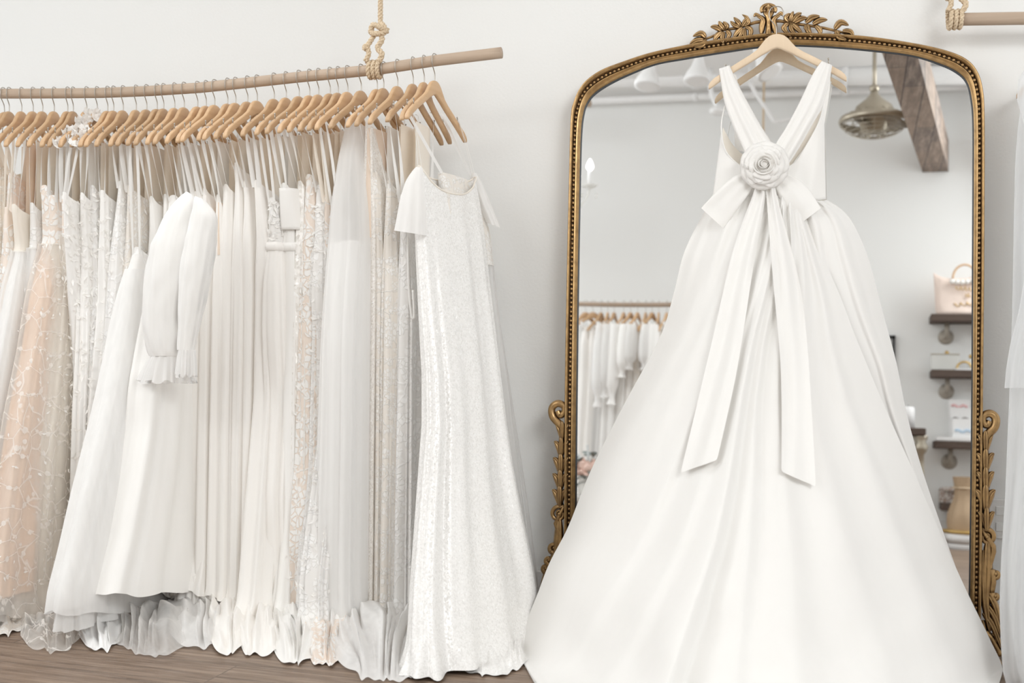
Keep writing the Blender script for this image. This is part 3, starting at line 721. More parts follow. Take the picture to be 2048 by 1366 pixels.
# index: (short description, style, [near-edge pixels from bodice top to hem], waist y, options)
W = dict
GOWNS = {
 0: ('champagne beaded gown at the frame edge', 'lace_beige', [(-18, 345), (-20, 600), (-34, 1000), (-60, 1280)], 520, W()),
 1: ('champagne lace gown with covered buttons', 'lace_beige', [(3, 330), (1, 480), (-3, 640), (-18, 1000), (-40, 1270)], 520, W()),
 2: ('sheer nude gown with plain net straps', 'lace_nude', [(20, 345), (16, 520), (8, 700), (-6, 1000), (-20, 1260)], 500, W()),
 3: ('narrow embroidered lace gown with nude bodice', 'lace_nude', [(11, 424), (9, 500), (5, 600), (-6, 800), (-26, 1200)], 505, W()),
 4: ('soft tulle gown with pleated nude bodice', 'tulle', [(27, 418), (37, 498), (22, 565), (8, 640), (-20, 790), (-60, 1010), (-90, 1240)], 500, W(bod='cream', under='under', T=.045, pool=(-60, 62, 1195, 1276, .03, 'lace_ivory'))),
 5: ('white tulle gown with flowered lace bodice', 'tulle', [(63, 415), (65, 495), (52, 610), (38, 700), (8, 850), (-16, 1040), (-36, 1240)], 495, W(bod='lace_white', under='under')),
 6: ('peach gown under sheer glitter tulle', 'vine', [(88, 380), (96, 484), (70, 600), (55, 700), (28, 830), (10, 950), (-12, 1120), (-20, 1230)], 486, W(bod='lace_nude', under='peach', T=.055, petals=90)),
 7: ('vine embroidered blush tulle gown with trailing hem', 'vine', [(104, 400), (108, 486), (100, 600), (88, 700), (77, 800), (64, 880), (52, 1060), (43, 1290)], 486, W(bod='lace_nude', under='cream', T=.06, petals=110, pool=(44, 168, 1235, 1309, .022, 'vine'))),
 8: ('nude column gown with scattered flowers', 'vine', [(126, 400), (128, 480), (138, 600), (140, 700), (135, 850), (124, 1000), (122, 1250)], 470, W(bod='lace_nude', under='cream', petals=120, flowers=1)),
 9: ('ivory leaf-applique gown with scooped neckline', 'crepe_cool', [(128, 394), (133, 480), (141, 560), (150, 640), (155, 740), (158, 1000), (150, 1240)], 500, W(leaves=260, flowers=1)),
 10: ('white column gown covered in raised leaves', 'crepe_cool', [(163, 395), (166, 500), (165, 600), (163, 700), (158, 820), (155, 1000), (150, 1240)], 500, W(leaves=320)),
 11: ('slim ivory gown with petal straps', 'lace_white', [(184, 380), (186, 500), (182, 640), (176, 800), (168, 1000), (160, 1240)], 500, W(leaves=160)),
 12: ('sweetheart gown with pale leaf applique', 'crepe_cool', [(204, 390), (203, 500), (204, 600), (197, 700), (189, 800), (180, 1000), (170, 1240)], 500, W(leaves=300)),
 13: ('white lace gown with sheer floral sleeves', 'lace_white', [(240, 372), (231, 480), (226, 580), (220, 680), (212, 800), (200, 1000), (188, 1230)], 505, W(leaves=60)),
 14: ('ivory floral lace gown beside the A-line tulle', 'lace_ivory', [(258, 380), (256, 480), (250, 560), (240, 680), (232, 800), (220, 1000), (205, 1225)], 505, W(leaves=60)),
 15: ('A-line white tulle gown with long thin straps', 'tulle_thick', [(273, 504), (255, 572), (235, 690), (215, 790), (199, 860), (165, 1000), (140, 1110), (119, 1190), (116, 1226)], 512, W(under='under', T=.06, hem2=1, pool=(158, 250, 1222, 1304, .03, 'under'))),
 16: ('grey-white sweetheart satin gown', 'satin', [(302, 402), (305, 470), (303, 560), (300, 700), (292, 900), (285, 1180)], 500, W()),
 17: ('ivory satin gown with squared bodice', 'satin', [(330, 398), (330, 470), (326, 560), (322, 700), (315, 900), (300, 1180)], 500, W()),
 18: ('satin A-line gown with puffed tulle sleeves', 'satin', [(346, 400), (340, 470), (322, 560), (296, 700), (284, 770), (278, 850), (258, 960), (236, 1070), (209, 1180), (207, 1186)], 500, W(under='under', T=.065, puff=1, pool=(228, 384, 1212, 1316, .035, 'tulle'))),
 19: ('ivory gown with a floral lace panel', 'lace_ivory', [(393, 430), (393, 520), (392, 700), (389, 900), (386, 1180)], 500, W(leaves=100, pool=(335, 448, 1205, 1298, .034, 'tulle_thick'))),
 20: ('ivory crepe gown nearest the puffed sleeves', 'crepe', [(408, 396), (411, 500), (410, 650), (410, 850), (398, 1000), (384, 1110), (371, 1184)], 500, W(hem2=1, T=.05)),
 21: ('ivory crepe gown with narrow straps', 'crepe', [(427, 390), (434, 500), (438, 650), (437, 850), (425, 1040), (415, 1186)], 500, W()),
 22: ('plunging crepe gown with nude inset', 'crepe', [(440, 400), (443, 520), (443, 700), (450, 850), (446, 1000), (436, 1188)], 505, W(plunge=1)),
 23: ('wrap front crepe gown with wide straps', 'crepe', [(458, 380), (465, 490), (470, 640), (472, 850), (470, 1000), (459, 1190)], 500, W(T=.04)),
 24: ('ivory halter crepe gown with pooled hem', 'crepe', [(471, 335), (480, 430), (492, 600), (499, 760), (503, 900), (498, 1020), (492, 1212)], 500, W(pool=(412, 500, 1196, 1311, .028, 'crepe'))),
 25: ('ivory crepe gown with deep cowl back', 'crepe', [(490, 370), (500, 480), (509, 600), (517, 800), (519, 900), (514, 1020), (508, 1215)], 500, W()),
 26: ('V-neck crepe gown with long train', 'crepe', [(513, 370), (521, 480), (523, 600), (521, 800), (507, 1000), (490, 1215), (478, 1285)], 500, W(T=.045, pool=(470, 566, 1200, 1314, .03, 'crepe'))),
 27: ('crepe gown with raised flowers on its bodice', 'crepe', [(543, 405), (546, 490), (541, 560), (541, 660), (548, 800), (538, 1000), (543, 1210), (546, 1310)], 490, W(bod='lace_white', bleaves=60, T=.045, belt=1)),
 28: ('satin gown with folded off-shoulder bodice', 'satin', [(567, 376), (578, 470), (576, 560), (573, 620), (584, 740), (586, 820), (575, 1000), (556, 1220), (548, 1322)], 490, W(T=.05, flap=1, belt=1, pool=(545, 640, 1225, 1334, .03, 'satin'))),
 29: ('beaded nude gown with a row of buttons', 'bead', [(601, 372), (604, 480), (602, 600), (604, 700), (608, 820), (606, 950), (603, 1210)], 480, W()),
 30: ('nude floral lace gown with plunging neckline', 'lace_nude', [(622, 360), (626, 480), (625, 600), (629, 720), (626, 830), (608, 950), (601, 1080), (606, 1240)], 480, W(T=.05, leaves=120, pool=(606, 704, 1235, 1334, .028, 'lace_nude'))),
 31: ('white floral lace gown with sheer yoke', 'lace_white', [(638, 380), (636, 480), (633, 600), (640, 700), (645, 780), (632, 950), (615, 1130), (612, 1260)], 480, W(leaves=160, T=.045)),
 32: ('blush lace gown with thin satin straps', 'lace_nude', [(652, 400), (655, 500), (654, 640), (656, 800), (648, 1000), (640, 1250)], 480, W(leaves=60)),
 33: ('ivory gown with pale floral netting', 'lace_white', [(672, 430), (674, 520), (671, 640), (666, 760), (658, 860), (647, 960), (634, 1060), (621, 1160), (622, 1256)], 500, W(leaves=200, T=.05)),
 34: ('full white tulle gown draped over its hanger', 'tulle_thick', [(706, 246), (692, 310), (684, 400), (682, 480), (673, 600), (668, 700), (666, 850), (664, 950), (662, 1060), (660, 1170), (662, 1262)], 490, W(under='under', bod='tulle_thick', T=.06, nostrap=1, pool=(664, 886, 1215, 1364, .045, 'tulle_thick'))),
 35: ('champagne sequin gown with plunging nude front', 'sequin_warm', [(738, 250), (748, 350), (744, 460), (740, 600), (742, 850), (748, 1000), (750, 1180), (752, 1290)], 470, W(T=.05, nostrap=1, plunge=1)),
 36: ('ivory lace gown with covered cups', 'lace_ivory', [(774, 360), (778, 470), (780, 600), (786, 760), (790, 950), (786, 1260)], 480, W(pool=(750, 850, 1225, 1322, .03, 'lace_ivory'))),
 37: ('ivory corded lace gown with hanging ties', 'lace_ivory', [(780, 372), (788, 480), (793, 600), (797, 750), (802, 950), (800, 1270)], 480, W(ties=1)),
 38: ('ivory gown with wavy corded applique', 'lace_white', [(803, 400), (806, 480), (818, 600), (826, 720), (824, 900), (815, 1100), (812, 1290)], 480, W(ties=1)),
}
def hang_frame(i):
    p = rail_at(HX[i]); ya = HYAW[i]
    near = V3(math.sin(ya), -math.cos(ya), 0); nrm = V3(math.cos(ya), math.sin(ya), 0)
    return p, near, nrm
def sp_(x, e): return math.copysign(abs(x) ** e, x)
class Tube:
    """closed cloth tube between a near edge and a far edge, thickness T, with hanging folds"""
    def __init__(s, rows, seed, amp=1., k=(9, 17, 29), hf=(.8, .45)):
        # rows: z, N(xy), B(xy), T  (z descending)
        s.z = np.array([r[0] for r in rows])[::-1]; s.N = np.array([r[1] for r in rows])[::-1]; s.B = np.array([r[2] for r in rows])[::-1]; s.T = np.array([r[3] for r in rows])[::-1]
        s.seed = seed; s.amp = amp; s.k = k; s.hf = hf; rd = random.Random(seed); s.ph = [rd.uniform(0, 6.28) for _ in range(6)]
        s.zt, s.zb = s.z[-1], s.z[0]
    def at(s, th, z, grow=0.):
        f = lambda A: np.array([np.interp(z, s.z, A[:, 0]), np.interp(z, s.z, A[:, 1])])
        N, B = f(s.N), f(s.B); T = float(np.interp(z, s.z, s.T)) + grow
        e = B - N; L = np.linalg.norm(e) + 1e-9; e /= L; n = np.array([-e[1], e[0]])
        if n @ np.array([1., -.3]) < 0: n = -n
        q = clamp((s.zt - z) / (s.zt - s.zb + 1e-6), 0, 1.2)
        A = s.amp * (.0015 + .011 * min(1, q * 1.5))
        w = A * (math.sin(s.k[0] * th + s.ph[0] + q * .9) + s.hf[0] * math.sin(s.k[1] * th + s.ph[1] - q * .6) + s.hf[1] * math.sin(s.k[2] * th + s.ph[2] + q * .5)) * .62
        c, sn = math.cos(th), math.sin(th)
        half = L / 2 + grow
        pos = (N + B) / 2 - e * sp_(c, .75) * half + n * sp_(sn, .62) * T
        nd = -e * c * .75 + n * sn; nd /= np.linalg.norm(nd) + 1e-9
        pos = pos + nd * w
        if z < .13: pos = pos + nd * (.045 * (1 - z / .13) ** 2 * (.6 + .5 * math.sin(th * 13 + s.ph[3])))
        return V3(pos[0], min(pos[1], -.02), z)
def gown_tube(i, poly, T, farw=.25, zmin=.012, ext=None):
    p, near, nrm = hang_frame(i); rows = []; last = None
    pts = [PN(x, y, p, nrm) for x, y in poly]
    zs = [q[2] for q in pts]
    for q in pts:
        dn = (q - p) @ near
        rows.append([q[2], dn])
    if rows[-1][1] is not None and rows[-1][0] < zmin: rows[-1][0] = zmin
    z0, z1 = rows[0][0], rows[-1][0]
    A = np.array(rows); out = []
    for z in np.linspace(z0, z1, 34):
        dn = float(np.interp(z, A[::-1, 0], A[::-1, 1])); dn = max(dn, .06)
        q = (z0 - z) / (z0 - z1 + 1e-6)
        fw = min(max(.14, dn * .9), .29)
        N = p + near * dn; B = p - near * fw
        out.append((z, N[:2], B[:2], T * (.5 + .5 * sstep(0, .25, q)) * (1 + .25 * q)))
    return out
def cloth(tb, z0f, z1, nu, nv, grow=0., hemwave=0., seed=0, tilt=0.):
    G = []
    for j in range(nv):
        v = j / (nv - 1); row = []
        for a in range(nu):
            th = 2 * PI * a / nu; z0 = z0f(th) if callable(z0f) else z0f
            zb = z1 - tilt * (1 - math.cos(th)) / 2 + hemwave * math.sin(th * 7 + seed); zb = max(zb, .008)
            z = z0 + (zb - z0) * v; row.append(tb.at(th, z, grow))
        G.append(row)
    return G
def petals(tb, n, z0, z1, size, seed, grow=.004, front=True):
    rd = random.Random(seed); mb = MB()
    for _ in range(n):
        th = rd.gauss(.75, .75) if front else rd.uniform(0, 6.28); z = z1 + (z0 - z1) * rd.random()
        c = tb.at(th, z, grow); a = tb.at(th + .05, z, grow) - tb.at(th - .05, z, grow)
        t_ = a / (np.linalg.norm(a) + 1e-9); up = V3(0, 0, 1); nn = np.cross(t_, up); nn /= np.linalg.norm(nn) + 1e-9
        if nn @ (c - tb.at(th, z, -.02)) < 0: nn = -nn
        q = rd.uniform(0, 6.28); d1 = t_ * math.cos(q) + up * math.sin(q); d2 = -t_ * math.sin(q) + up * math.cos(q); s = size * rd.uniform(.7, 1.3); lift = rd.uniform(.3, 1.)
        V = [c - d1 * s * .9, c - d1 * s * .2 + d2 * s * .42 + nn * s * .25 * lift, c + d1 * s + nn * s * .7 * lift, c - d1 * s * .2 - d2 * s * .42 + nn * s * .25 * lift, c + nn * s * .12]
        mb.add(V, [[0, 1, 4], [1, 2, 4], [2, 3, 4], [3, 0, 4]])
    return mb
def flower(mb, c, r, ax, seed=0):
    rd = random.Random(seed); ax = np.asarray(ax, float); ax /= np.linalg.norm(ax); u_ = np.cross(ax, V3(.2, .1, 1)); u_ /= np.linalg.norm(u_); w_ = np.cross(ax, u_)
    for k in range(6):
        q = k * PI / 3 + rd.random() * .4; d1 = u_ * math.cos(q) + w_ * math.sin(q); d2 = -u_ * math.sin(q) + w_ * math.cos(q)
        mb.grid([[c + d1 * r * v + d2 * r * .45 * s * math.sin(PI * min(1, .15 + v * .8)) + ax * r * (.5 * v - .15 * s * s) for s in (-1, 0, 1)] for v in np.linspace(0, 1, 5)])
    mb.ball(c + ax * r * .1, r * .14, 6, 4)
def pool(mb, x0, x1, yt, yb, amp, seed, ynear=None, nf=None):
    """a train: cloth coming down under the hem and lying in ruffles on the floor (photo pixels of its visible extent)"""
    rd = random.Random(seed); o = rd.uniform(0, 30); nu, nv = max(50, int((x1 - x0) * 1.1)), 34; G = []
    nf = nf or max(2, (x1 - x0) / 34.)
    fx = sorted(rd.random() for _ in range(5))
    for j in range(nv):
        v = j / (nv - 1); row = []
        for i in range(nu):
            u = i / (nu - 1); e = (1 - abs(2 * u - 1) ** 3.2)
            xx = x0 + (x1 - x0) * (u + .018 * math.sin(u * nf * 4 + o))
            yfl = yb - (1 - e) * (yb - yt) * .42 + 5 * nz(u * 5 + o, 1.5) + 2.5 * math.sin(u * nf * 6.28 + o)
            xx2 = xx + 14 * nz(u * 3 + o, 7.)
            F_ = PZ(xx2, yfl)
            Tq = PZ(xx, yt + (yb - yt) * .06); zt = (yb - yt) / 2276 * 3.5 * .40 * (.5 + .5 * e)
            pth = Tq * (1 - v) + F_ * v
            z = zt * (.1 + .9 * math.sin(PI * min(1., v * .85 + .12))) * (1 - v ** 3)
            ph = nf * 6.28 * (u + .10 * (v - .5) * math.sin(u * 7 + o) + .03 * math.sin(v * 5 + u * 11 + o)) + 4.2 * nz(u * 2.6 + o, v * 2.0, 2) + v * 3.0 * math.sin(u * 5 + o)
            w = math.sin(ph) + .6 * math.sin(ph * 1.7 + o + v * 5) + .35 * math.sin(ph * 3.1 - v * 6)
            w *= clamp(.75 + 1.3 * nz(u * 5 + o, 3.3, 1.), .15, 1.5)
            env = (math.sin(PI * min(1, v * .97 + .03)) ** .7) * sstep(-.05, .35, v)
            dirn = V3(-FWD[0], -FWD[1], 0)
            pth = pth + dirn * amp * .55 * w * env + V3(0, 0, z + amp * .55 * (1 + w) * env * (.35 + .65 * v) + .03 * nz(u * 7 + o, v * 6, 4) * env)
            if v > .93: pth[2] *= (1 - v) / .07
            pth[2] = max(pth[2], .004 + .003 * (1 + math.sin(ph)) * v); row.append(pth)
        G.append(row)
    return mb.grid(G)
def strap_pts(i, side_, tb, ztop, off, lat):
    p, near, nrm = hang_frame(i)
    hs = .150 if side_ > 0 else -.150
    top = p + near * (hs + .01) + V3(0, 0, -.066 - .094 - .022 * (1 if side_ > 0 else -1)); th = .0 if side_ > 0 else PI
    return top, nrm
allg = {}
for i in sorted(GOWNS):
    short, st, poly, wy, op = GOWNS[i]
    p, near, nrm = hang_frame(i)
    g = thing('wedding_gown', short, 'wedding dress', (p[0], p[1], p[2] - .2), 'gowns on the rope-hung rail'); allg[i] = g
    T = op.get('T', .034)
    rows = gown_tube(i, poly, T); tb = Tube(rows, 100 + i, 1.15 if st not in ('tulle', 'tulle_thick', 'vine', 'tulle_thin') else .8, (7 + i % 4, 15 + i % 5, 27), (.45, .1) if st in ('crepe', 'satin') else (.8, .45))
    zt, zb = rows[0][0], rows[-1][0]
    zw = PN(poly[0][0], wy, p, nrm)[2]
    zw = min(zw, zt - .06)
    plunge = op.get('plunge')
    dip = .17 if plunge else .035
    ztf = lambda th: zt - dip * (1 - abs(math.cos(th)) ** (.6 if not plunge else 1.2)) + .018 * math.exp(-((th if th < PI else th - 2 * PI) / .45) ** 2)
    bm = op.get('bod', st)
    if bm in ('tulle_thick', 'tulle', 'vine', 'tulle_thin') and 'bod' not in op: bm = 'lace_white'
    MB().grid(cloth(tb, ztf, zw - .004, 72, 12, .010 if bm == 'tulle_thick' else 0.), cu=True).build('bodice', M[bm], g)
    if op.get('belt'):
        MB().grid([[tb.at(2 * PI * a / 40, zw + dz, .006 + gr) for a in range(40)] for dz, gr in ((.012, -.004), (.008, .002), (-.002, .004), (-.016, .001), (-.018, -.004))], cu=True).build('waist_band', M[st], g)
    fine = i >= 4
    nu = 96 if op.get('T', 0) >= .045 else 72
    if op.get('under'):
        zu = zb + (.05 if op['under'] == 'peach' else .012)
        MB().grid(cloth(tb, zw + .01, zu, nu, 30, -.006), cu=True).build('underskirt', M[op['under']], g)
        MB().grid(cloth(tb, zw, zb, nu, 34, .010, .006, i, .13), cu=True).build('skirt' if st == 'satin' else 'overskirt', M[st], g)
    else:
        MB().grid(cloth(tb, zw, zb, nu, 34, 0, .004, i, .13), cu=True).build('skirt', M[st], g)
    if op.get('hem2'):
        lz = max(zb - .11, .05)
        rows3 = [(zb + .05 - (zb + .05 - lz) * k / 5, rows[-1][1], rows[-1][2], T * 1.3) for k in range(6)]
        tb3 = Tube(rows3, 900 + i, 1.2, (11, 21, 37))
        MB().grid([[tb3.at(2 * PI * a / 120, z, -.02) for a in range(120)] for z in np.linspace(zb + .05, lz, 8)], cu=True).build('lining_hem', M['tulle_thick' if st != 'crepe' else 'crepe'], g)
    # straps
    if not op.get('nostrap'):
        for sd in (1, -1):
            top, _ = strap_pts(i, sd, tb, zt, 0, 0)
            for lat in ((-1, 1) if sd > 0 else (1,)):
                th0 = (.25 * lat) if sd > 0 else PI - .25
                end = tb.at(th0 % (2 * PI), zt - .008, .0)
                wd = op.get('sw', .0055 + .004 * ((i * 7) % 3) / 2)
                a_ = top + nrm * .010 * lat; G = []
                side_v = near * wd
                ctl = [top + V3(0, 0, .003), a_ + V3(0, 0, -.008), a_ * .6 + end * .4 + nrm * .004 * lat, end]
                C = spline(ctl, 14)
                for k in range(14):
                    tw = .5 * math.sin(k * .3 + i); dv = near * math.cos(tw) + nrm * math.sin(tw)
                    G.append([C[k] - dv * wd, C[k] + nrm * .001, C[k] + dv * wd])
                MB().grid(G).build('strap', M['strapm'] if st not in ('lace_beige', 'lace_nude') else M['cream'], g)
    if i not in (34, 35, 15) and i > 1:
        zq = p[2] - .066 - .125; GL = []
        for j in range(6):
            v = j / 5; z = zt - .03 + (zq - zt + .03) * v
            GL.append([tb.at(a_, zt - .02, -.006) * np.array([1, 1, 0]) + V3(0, 0, z) for a_ in np.linspace(PI * .42, PI * 1.5, 14)])
        MB().grid(GL).build('back_lining', M['cream' if i % 3 else 'strapm'] if st not in ('lace_nude', 'lace_beige') else M['nude' if i % 2 else 'cream'], g)
    if op.get('leaves'):
        petals(tb, int(op['leaves'] * 1.5), zt - .01, zb + .1, .0115, i).build('leaf_applique', M['petal'], g, smooth=False)['kind'] = 'stuff'
    if op.get('bleaves'):
        petals(tb, op['bleaves'], zt, zw, .012, i).build('flower_applique', M['petal'], g, smooth=False)['kind'] = 'stuff'
    if op.get('petals'):
        petals(tb, op['petals'], zw, zb + .04, .0075, i, .016).build('flower_applique', M['petal'], g, smooth=False)['kind'] = 'stuff'
    if op.get('flowers'):
        mb = MB(); rd = random.Random(i)
        for k in range(14):
            c = p + near * (.01 + .016 * k) + V3(0, 0, -.070 - .0125 * k) + nrm * rd.uniform(.0, .022)
            flower(mb, c + V3(rd.uniform(-.012, .012), 0, rd.uniform(-.014, .014)), .022, nrm * rd.uniform(.4, 1) + near * rd.uniform(0, 1) + V3(0, 0, rd.uniform(0, .7)), k + i)
        mb.build('flower_strap', M['petal'], g)
    if plunge:
        rows4 = [(r[0], r[1], r[2], max(r[3] - .008, .01)) for r in rows]
        tb4 = Tube(rows4, 300 + i, .4); MB().grid(cloth(tb4, zt - .01, zw - .01, 40, 8), cu=True).build('nude_inset', M['nude'], g)
    if op.get('pool'):
        x0_, x1_, yt_, yb_, am_, mt = op['pool']; pool(MB(), x0_, x1_, yt_, yb_, am_, i).build('train', M[mt], g)
    if op.get('ties'):
        x0, y0 = poly[1][0] + 8, poly[1][1] - 30; Yt = PN(x0, y0, p, nrm)[1] - .02
        MB().tube([PY(x, y, Yt) for x, y in spline([(x0, y0), (x0 + 2, y0 + 60), (x0 + 4, y0 + 130), (x0 + 9, y0 + 180), (x0 + 14, y0 + 186), (x0 + 14, y0 + 170), (x0 + 12, y0 + 130)], 30)], .0045, 6).build('tie_ribbon', M['satin'], g)
    if op.get('flap'):
        rows5 = [(r[0], r[1], r[2], r[3] + .012) for r in rows]; tb5 = Tube(rows5, 50 + i, .3)
        zf = PN(588, 462, p, nrm)[2]
        MB().grid([[tb5.at(a, z, .004 + .008 * math.sin((zt - z) / (zt - zf + 1e-6) * PI * .5)) for a in np.linspace(-.2, 2.4, 26)] for z in np.linspace(zt, zf, 14)]).build('folded_collar', M['satin'], g, solid=.003)
    if op.get('puff'):
        Ysl = PN(330, 560, p, nrm)[1]
        def sleeve(cen, wid, Y0, dep, cuffs, nm):
            n = 40; C = spline(cen, n); Wd = np.interp(np.linspace(0, 1, n), np.linspace(0, 1, len(wid)), wid); G = []
            for k in range(n):
                row = []; q = k / (n - 1)
                for a in range(36):
                    th = 2 * PI * a / 36; rp = 1 + .05 * math.sin(th * 11 + q * 2) * (.4 + q) + .13 * nz(math.cos(th) * 2.4 + q * 3, math.sin(th) * 2.4 + q * 5, 3) + .06 * nz(math.cos(th) * 6 + q * 9, math.sin(th) * 6, 5)
                    row.append(PY(C[k][0] + math.cos(th) * Wd[k] * rp, C[k][1] + math.cos(th) * 3 * (1 - q), Y0 + math.sin(th) * dep * Wd[k] / max(wid) * rp))
                G.append(row)
            sl = MB().grid(G, cu=True).build('puffed_sleeve', M['tulle_thick'], g)
            MB().grid([[q_ + (np.mean(np.array(r_), 0) - q_) * .06 for q_ in r_] for r_ in G], cu=True).build('sleeve_lining', M['satin'], sl)
            G2 = []
            for k in range(9):
                q = k / 8; row = []
                for a in range(72):
                    th = 2 * PI * a / 72; rp = 1 + (.05 + .12 * q) * math.sin(th * 18 + math.sin(th * 5))
                    c0 = np.array(cuffs[0]) * (1 - q) + np.array(cuffs[1]) * q
                    row.append(PY(c0[0] + math.cos(th) * (Wd[-1] + (cuffs[2] - Wd[-1]) * q ** .8) * rp, c0[1] + 4 * math.sin(th * 9) * q, Y0 + math.sin(th) * dep * .6 * rp))
                G2.append(row)
            MB().grid(G2, cu=True).build('ruffle_cuff', M['tulle_thick'], sl)
        sleeve([(379, 386), (368, 420), (350, 490), (338, 560), (330, 620), (330, 680), (334, 712)], [6, 30, 48, 50, 46, 42, 34], Ysl - .17, .05, ((336, 712), (334, 764), 54), 'l')
        sleeve([(398, 395), (408, 430), (402, 480), (392, 540), (384, 600), (378, 650), (372, 700)], [8, 26, 32, 33, 28, 22, 17], Ysl - .23, .035, ((374, 700), (372, 752), 20), 'r')
# the end gown: sequins with tulle cap sleeves and a sheer overskirt behind
p, near, nrm = hang_frame(40)
g = thing('wedding_gown', 'x', 'wedding dress', (p[0], p[1], p[2] - .2), 'gowns on the rope-hung rail'); allg[40] = g
SEQ = [(340, 834, -.50, 950, -.24, .03), (400, 828, -.51, 958, -.24, .05), (470, 826, -.52, 966, -.25, .06), (560, 832, -.54, 974, -.25, .065), (650, 838, -.56, 983, -.26, .07), (750, 845, -.58, 993, -.27, .075),
       (850, 846, -.60, 1004, -.27, .08), (950, 838, -.63, 1018, -.28, .085), (1050, 829, -.68, 1036, -.28, .09), (1150, 820, -.74, 1054, -.28, .10), (1240, 814, -.80, 1066, -.29, .11), (1310, 812, -.84, 1062, -.31, .12), (1360, 812, -.86, 1062, -.33, .12)]
rows = []
for y, xl, yl, xr, yr, T in SEQ:
    N = PY(xl, y, yl); z = max(N[2], .012); B = PY(xr, y, yr); rows.append((z, N[:2] + np.array([T * .2, 0]), B[:2], T * .55))
zz = [r[0] for r in rows]
rows = [r for k, r in enumerate(rows) if k == 0 or r[0] < rows[k - 1][0] - .002]
tb = Tube(rows, 77, 1.15, (6, 11, 19)); zt, zb = rows[0][0], rows[-1][0]; zw = PY(850, 560, -.5)[2]
ztf = lambda th: zt + .012 - .075 * max(0, math.sin(th)) ** 2.2 - .03 * max(0, -math.sin(th)) ** 1.2
MB().grid(cloth(tb, ztf, zw, 72, 20), cu=True).build('bodice', M['sequin'], g)
MB().grid(cloth(tb, zw, zb, 120, 50, 0, .004), cu=True).build('skirt', M['sequin'], g)
MB().tube([tb.at(2 * PI * a / 60, ztf(2 * PI * a / 60), .001) for a in range(60)], .003, 6, closed=True).build('neckline_binding', M['cream'], g)
for sd, th0 in ((1, .3), (1, -.3), (-1, PI - .35), (-1, PI + .2)):
    top = p + near * (.162 if sd > 0 else -.162) + V3(0, 0, -.066 - .092 - .022 * sd); end = tb.at(th0 % (2 * PI), ztf(th0 % (2 * PI)), 0); dv = near * .9 + nrm * .4
    C = spline([top, top * .5 + end * .5 + nrm * .004, end], 12); MB().grid([[q - dv * .003, q + dv * .003] for q in C]).build('strap', M['satin'], g, solid=.001)
def capsleeve(cen, wid, Y, dep):
    n = 20; C = spline(cen, n); Wd = np.interp(np.linspace(0, 1, n), np.linspace(0, 1, len(wid)), wid); G = []
    for k in range(n):
        q = k / (n - 1)
        G.append([PY(C[k][0] + math.cos(a) * Wd[k], C[k][1] + math.cos(a) * 5 * q, Y + math.sin(a) * dep * (Wd[k] / max(wid)) + .004 * math.sin(a * 8) * q) for a in np.arange(32) * 2 * PI / 32])
    return MB().grid(G, cu=True)
capsleeve([(838, 334), (830, 362), (826, 400), (823, 440), (821, 466)], [6, 18, 26, 30, 33], -.53, .05).build('cap_sleeve', M['tulle_thick'], g)
capsleeve([(948, 346), (955, 370), (966, 400), (978, 430), (986, 450)], [4, 12, 14, 14, 14], -.20, .04).build('cap_sleeve', M['tulle_thick'], g)
pool(MB(), 790, 915, 1255, 1348, .03, 5).build('train', M['lace_ivory'], g)
mbp = MB(); pool(mbp, 900, 1058, 1270, 1352, .02, 9); mbp.build('sequin_train', M['sequin'], g)
# gown 39: sheer overskirt gown
p, near, nrm = hang_frame(39)
g = thing('wedding_gown', 'x', 'wedding dress', (p[0], p[1], p[2] - .2), 'gowns on the rope-hung rail'); allg[39] = g
OV = [(345, 880, -.42, 945, -.17, .02), (450, 890, -.42, 975, -.16, .03), (600, 900, -.44, 988, -.16, .035), (750, 900, -.46, 1008, -.15, .04), (900, 900, -.46, 1028, -.15, .04), (1050, 900, -.46, 1048, -.15, .045), (1200, 900, -.46, 1066, -.15, .045), (1270, 900, -.46, 1066, -.15, .045)]
rows = []
for y, xl, yl, xr, yr, T in OV:
    N = PY(xl, y, yl); B = PY(xr, y, yr); rows.append((max(N[2], .015), N[:2], B[:2], T))
tb9 = Tube(rows, 78, .9, (7, 15, 23)); zt = rows[0][0]; zb = rows[-1][0]; zw = PY(890, 520, -.45)[2]
MB().grid(cloth(tb9, zt, zw, 50, 12), cu=True).build('bodice', M['lace_ivory'], g)
MB().grid(cloth(tb9, zw, zb, 90, 24), cu=True).build('overskirt', M['tulle_thin'], g)
MB().grid(cloth(tb9, zw, zb + .03, 90, 24, -.02), cu=True).build('underskirt', M['tulle'], g)
for sd in (1, -1):
    top = p + near * .162 * sd + V3(0, 0, -.066 - .092 - .022 * sd); end = tb9.at(0.2 if sd > 0 else PI - .2, zt - .005, 0)
    C = spline([top, top * .5 + end * .5, end], 10); MB().grid([[q - near * .02, q, q + near * .02] for q in C]).build('strap', M['tulle_thick'], g)
SHORT = {i: GOWNS[i][0] for i in GOWNS}
SHORT[39] = 'sheer tulle gown tucked behind the sequin gown'
SHORT[40] = 'glittering white sequin gown with sheer cap sleeves'
for i, g in allg.items():
    s = SHORT[i]; g['label'] = s + ', on the long rail'
    if i == 40: g['label'] = s + ', at the right end of the rail'
    hgs = proto if i == 0 else None
    p, near, nrm = hang_frame(i)
    lab = 'beech hanger holding the ' + s
    if i == 0:
        proto.location = [float(c) for c in p]; proto.rotation_euler = (0, TILT, PI / 2 + HYAW[i]); proto['label'] = lab; proto['group'] = 'hangers on the rope-hung rail'
    else: dup(proto, p, PI / 2 + HYAW[i], lab, 'hangers on the rope-hung rail')
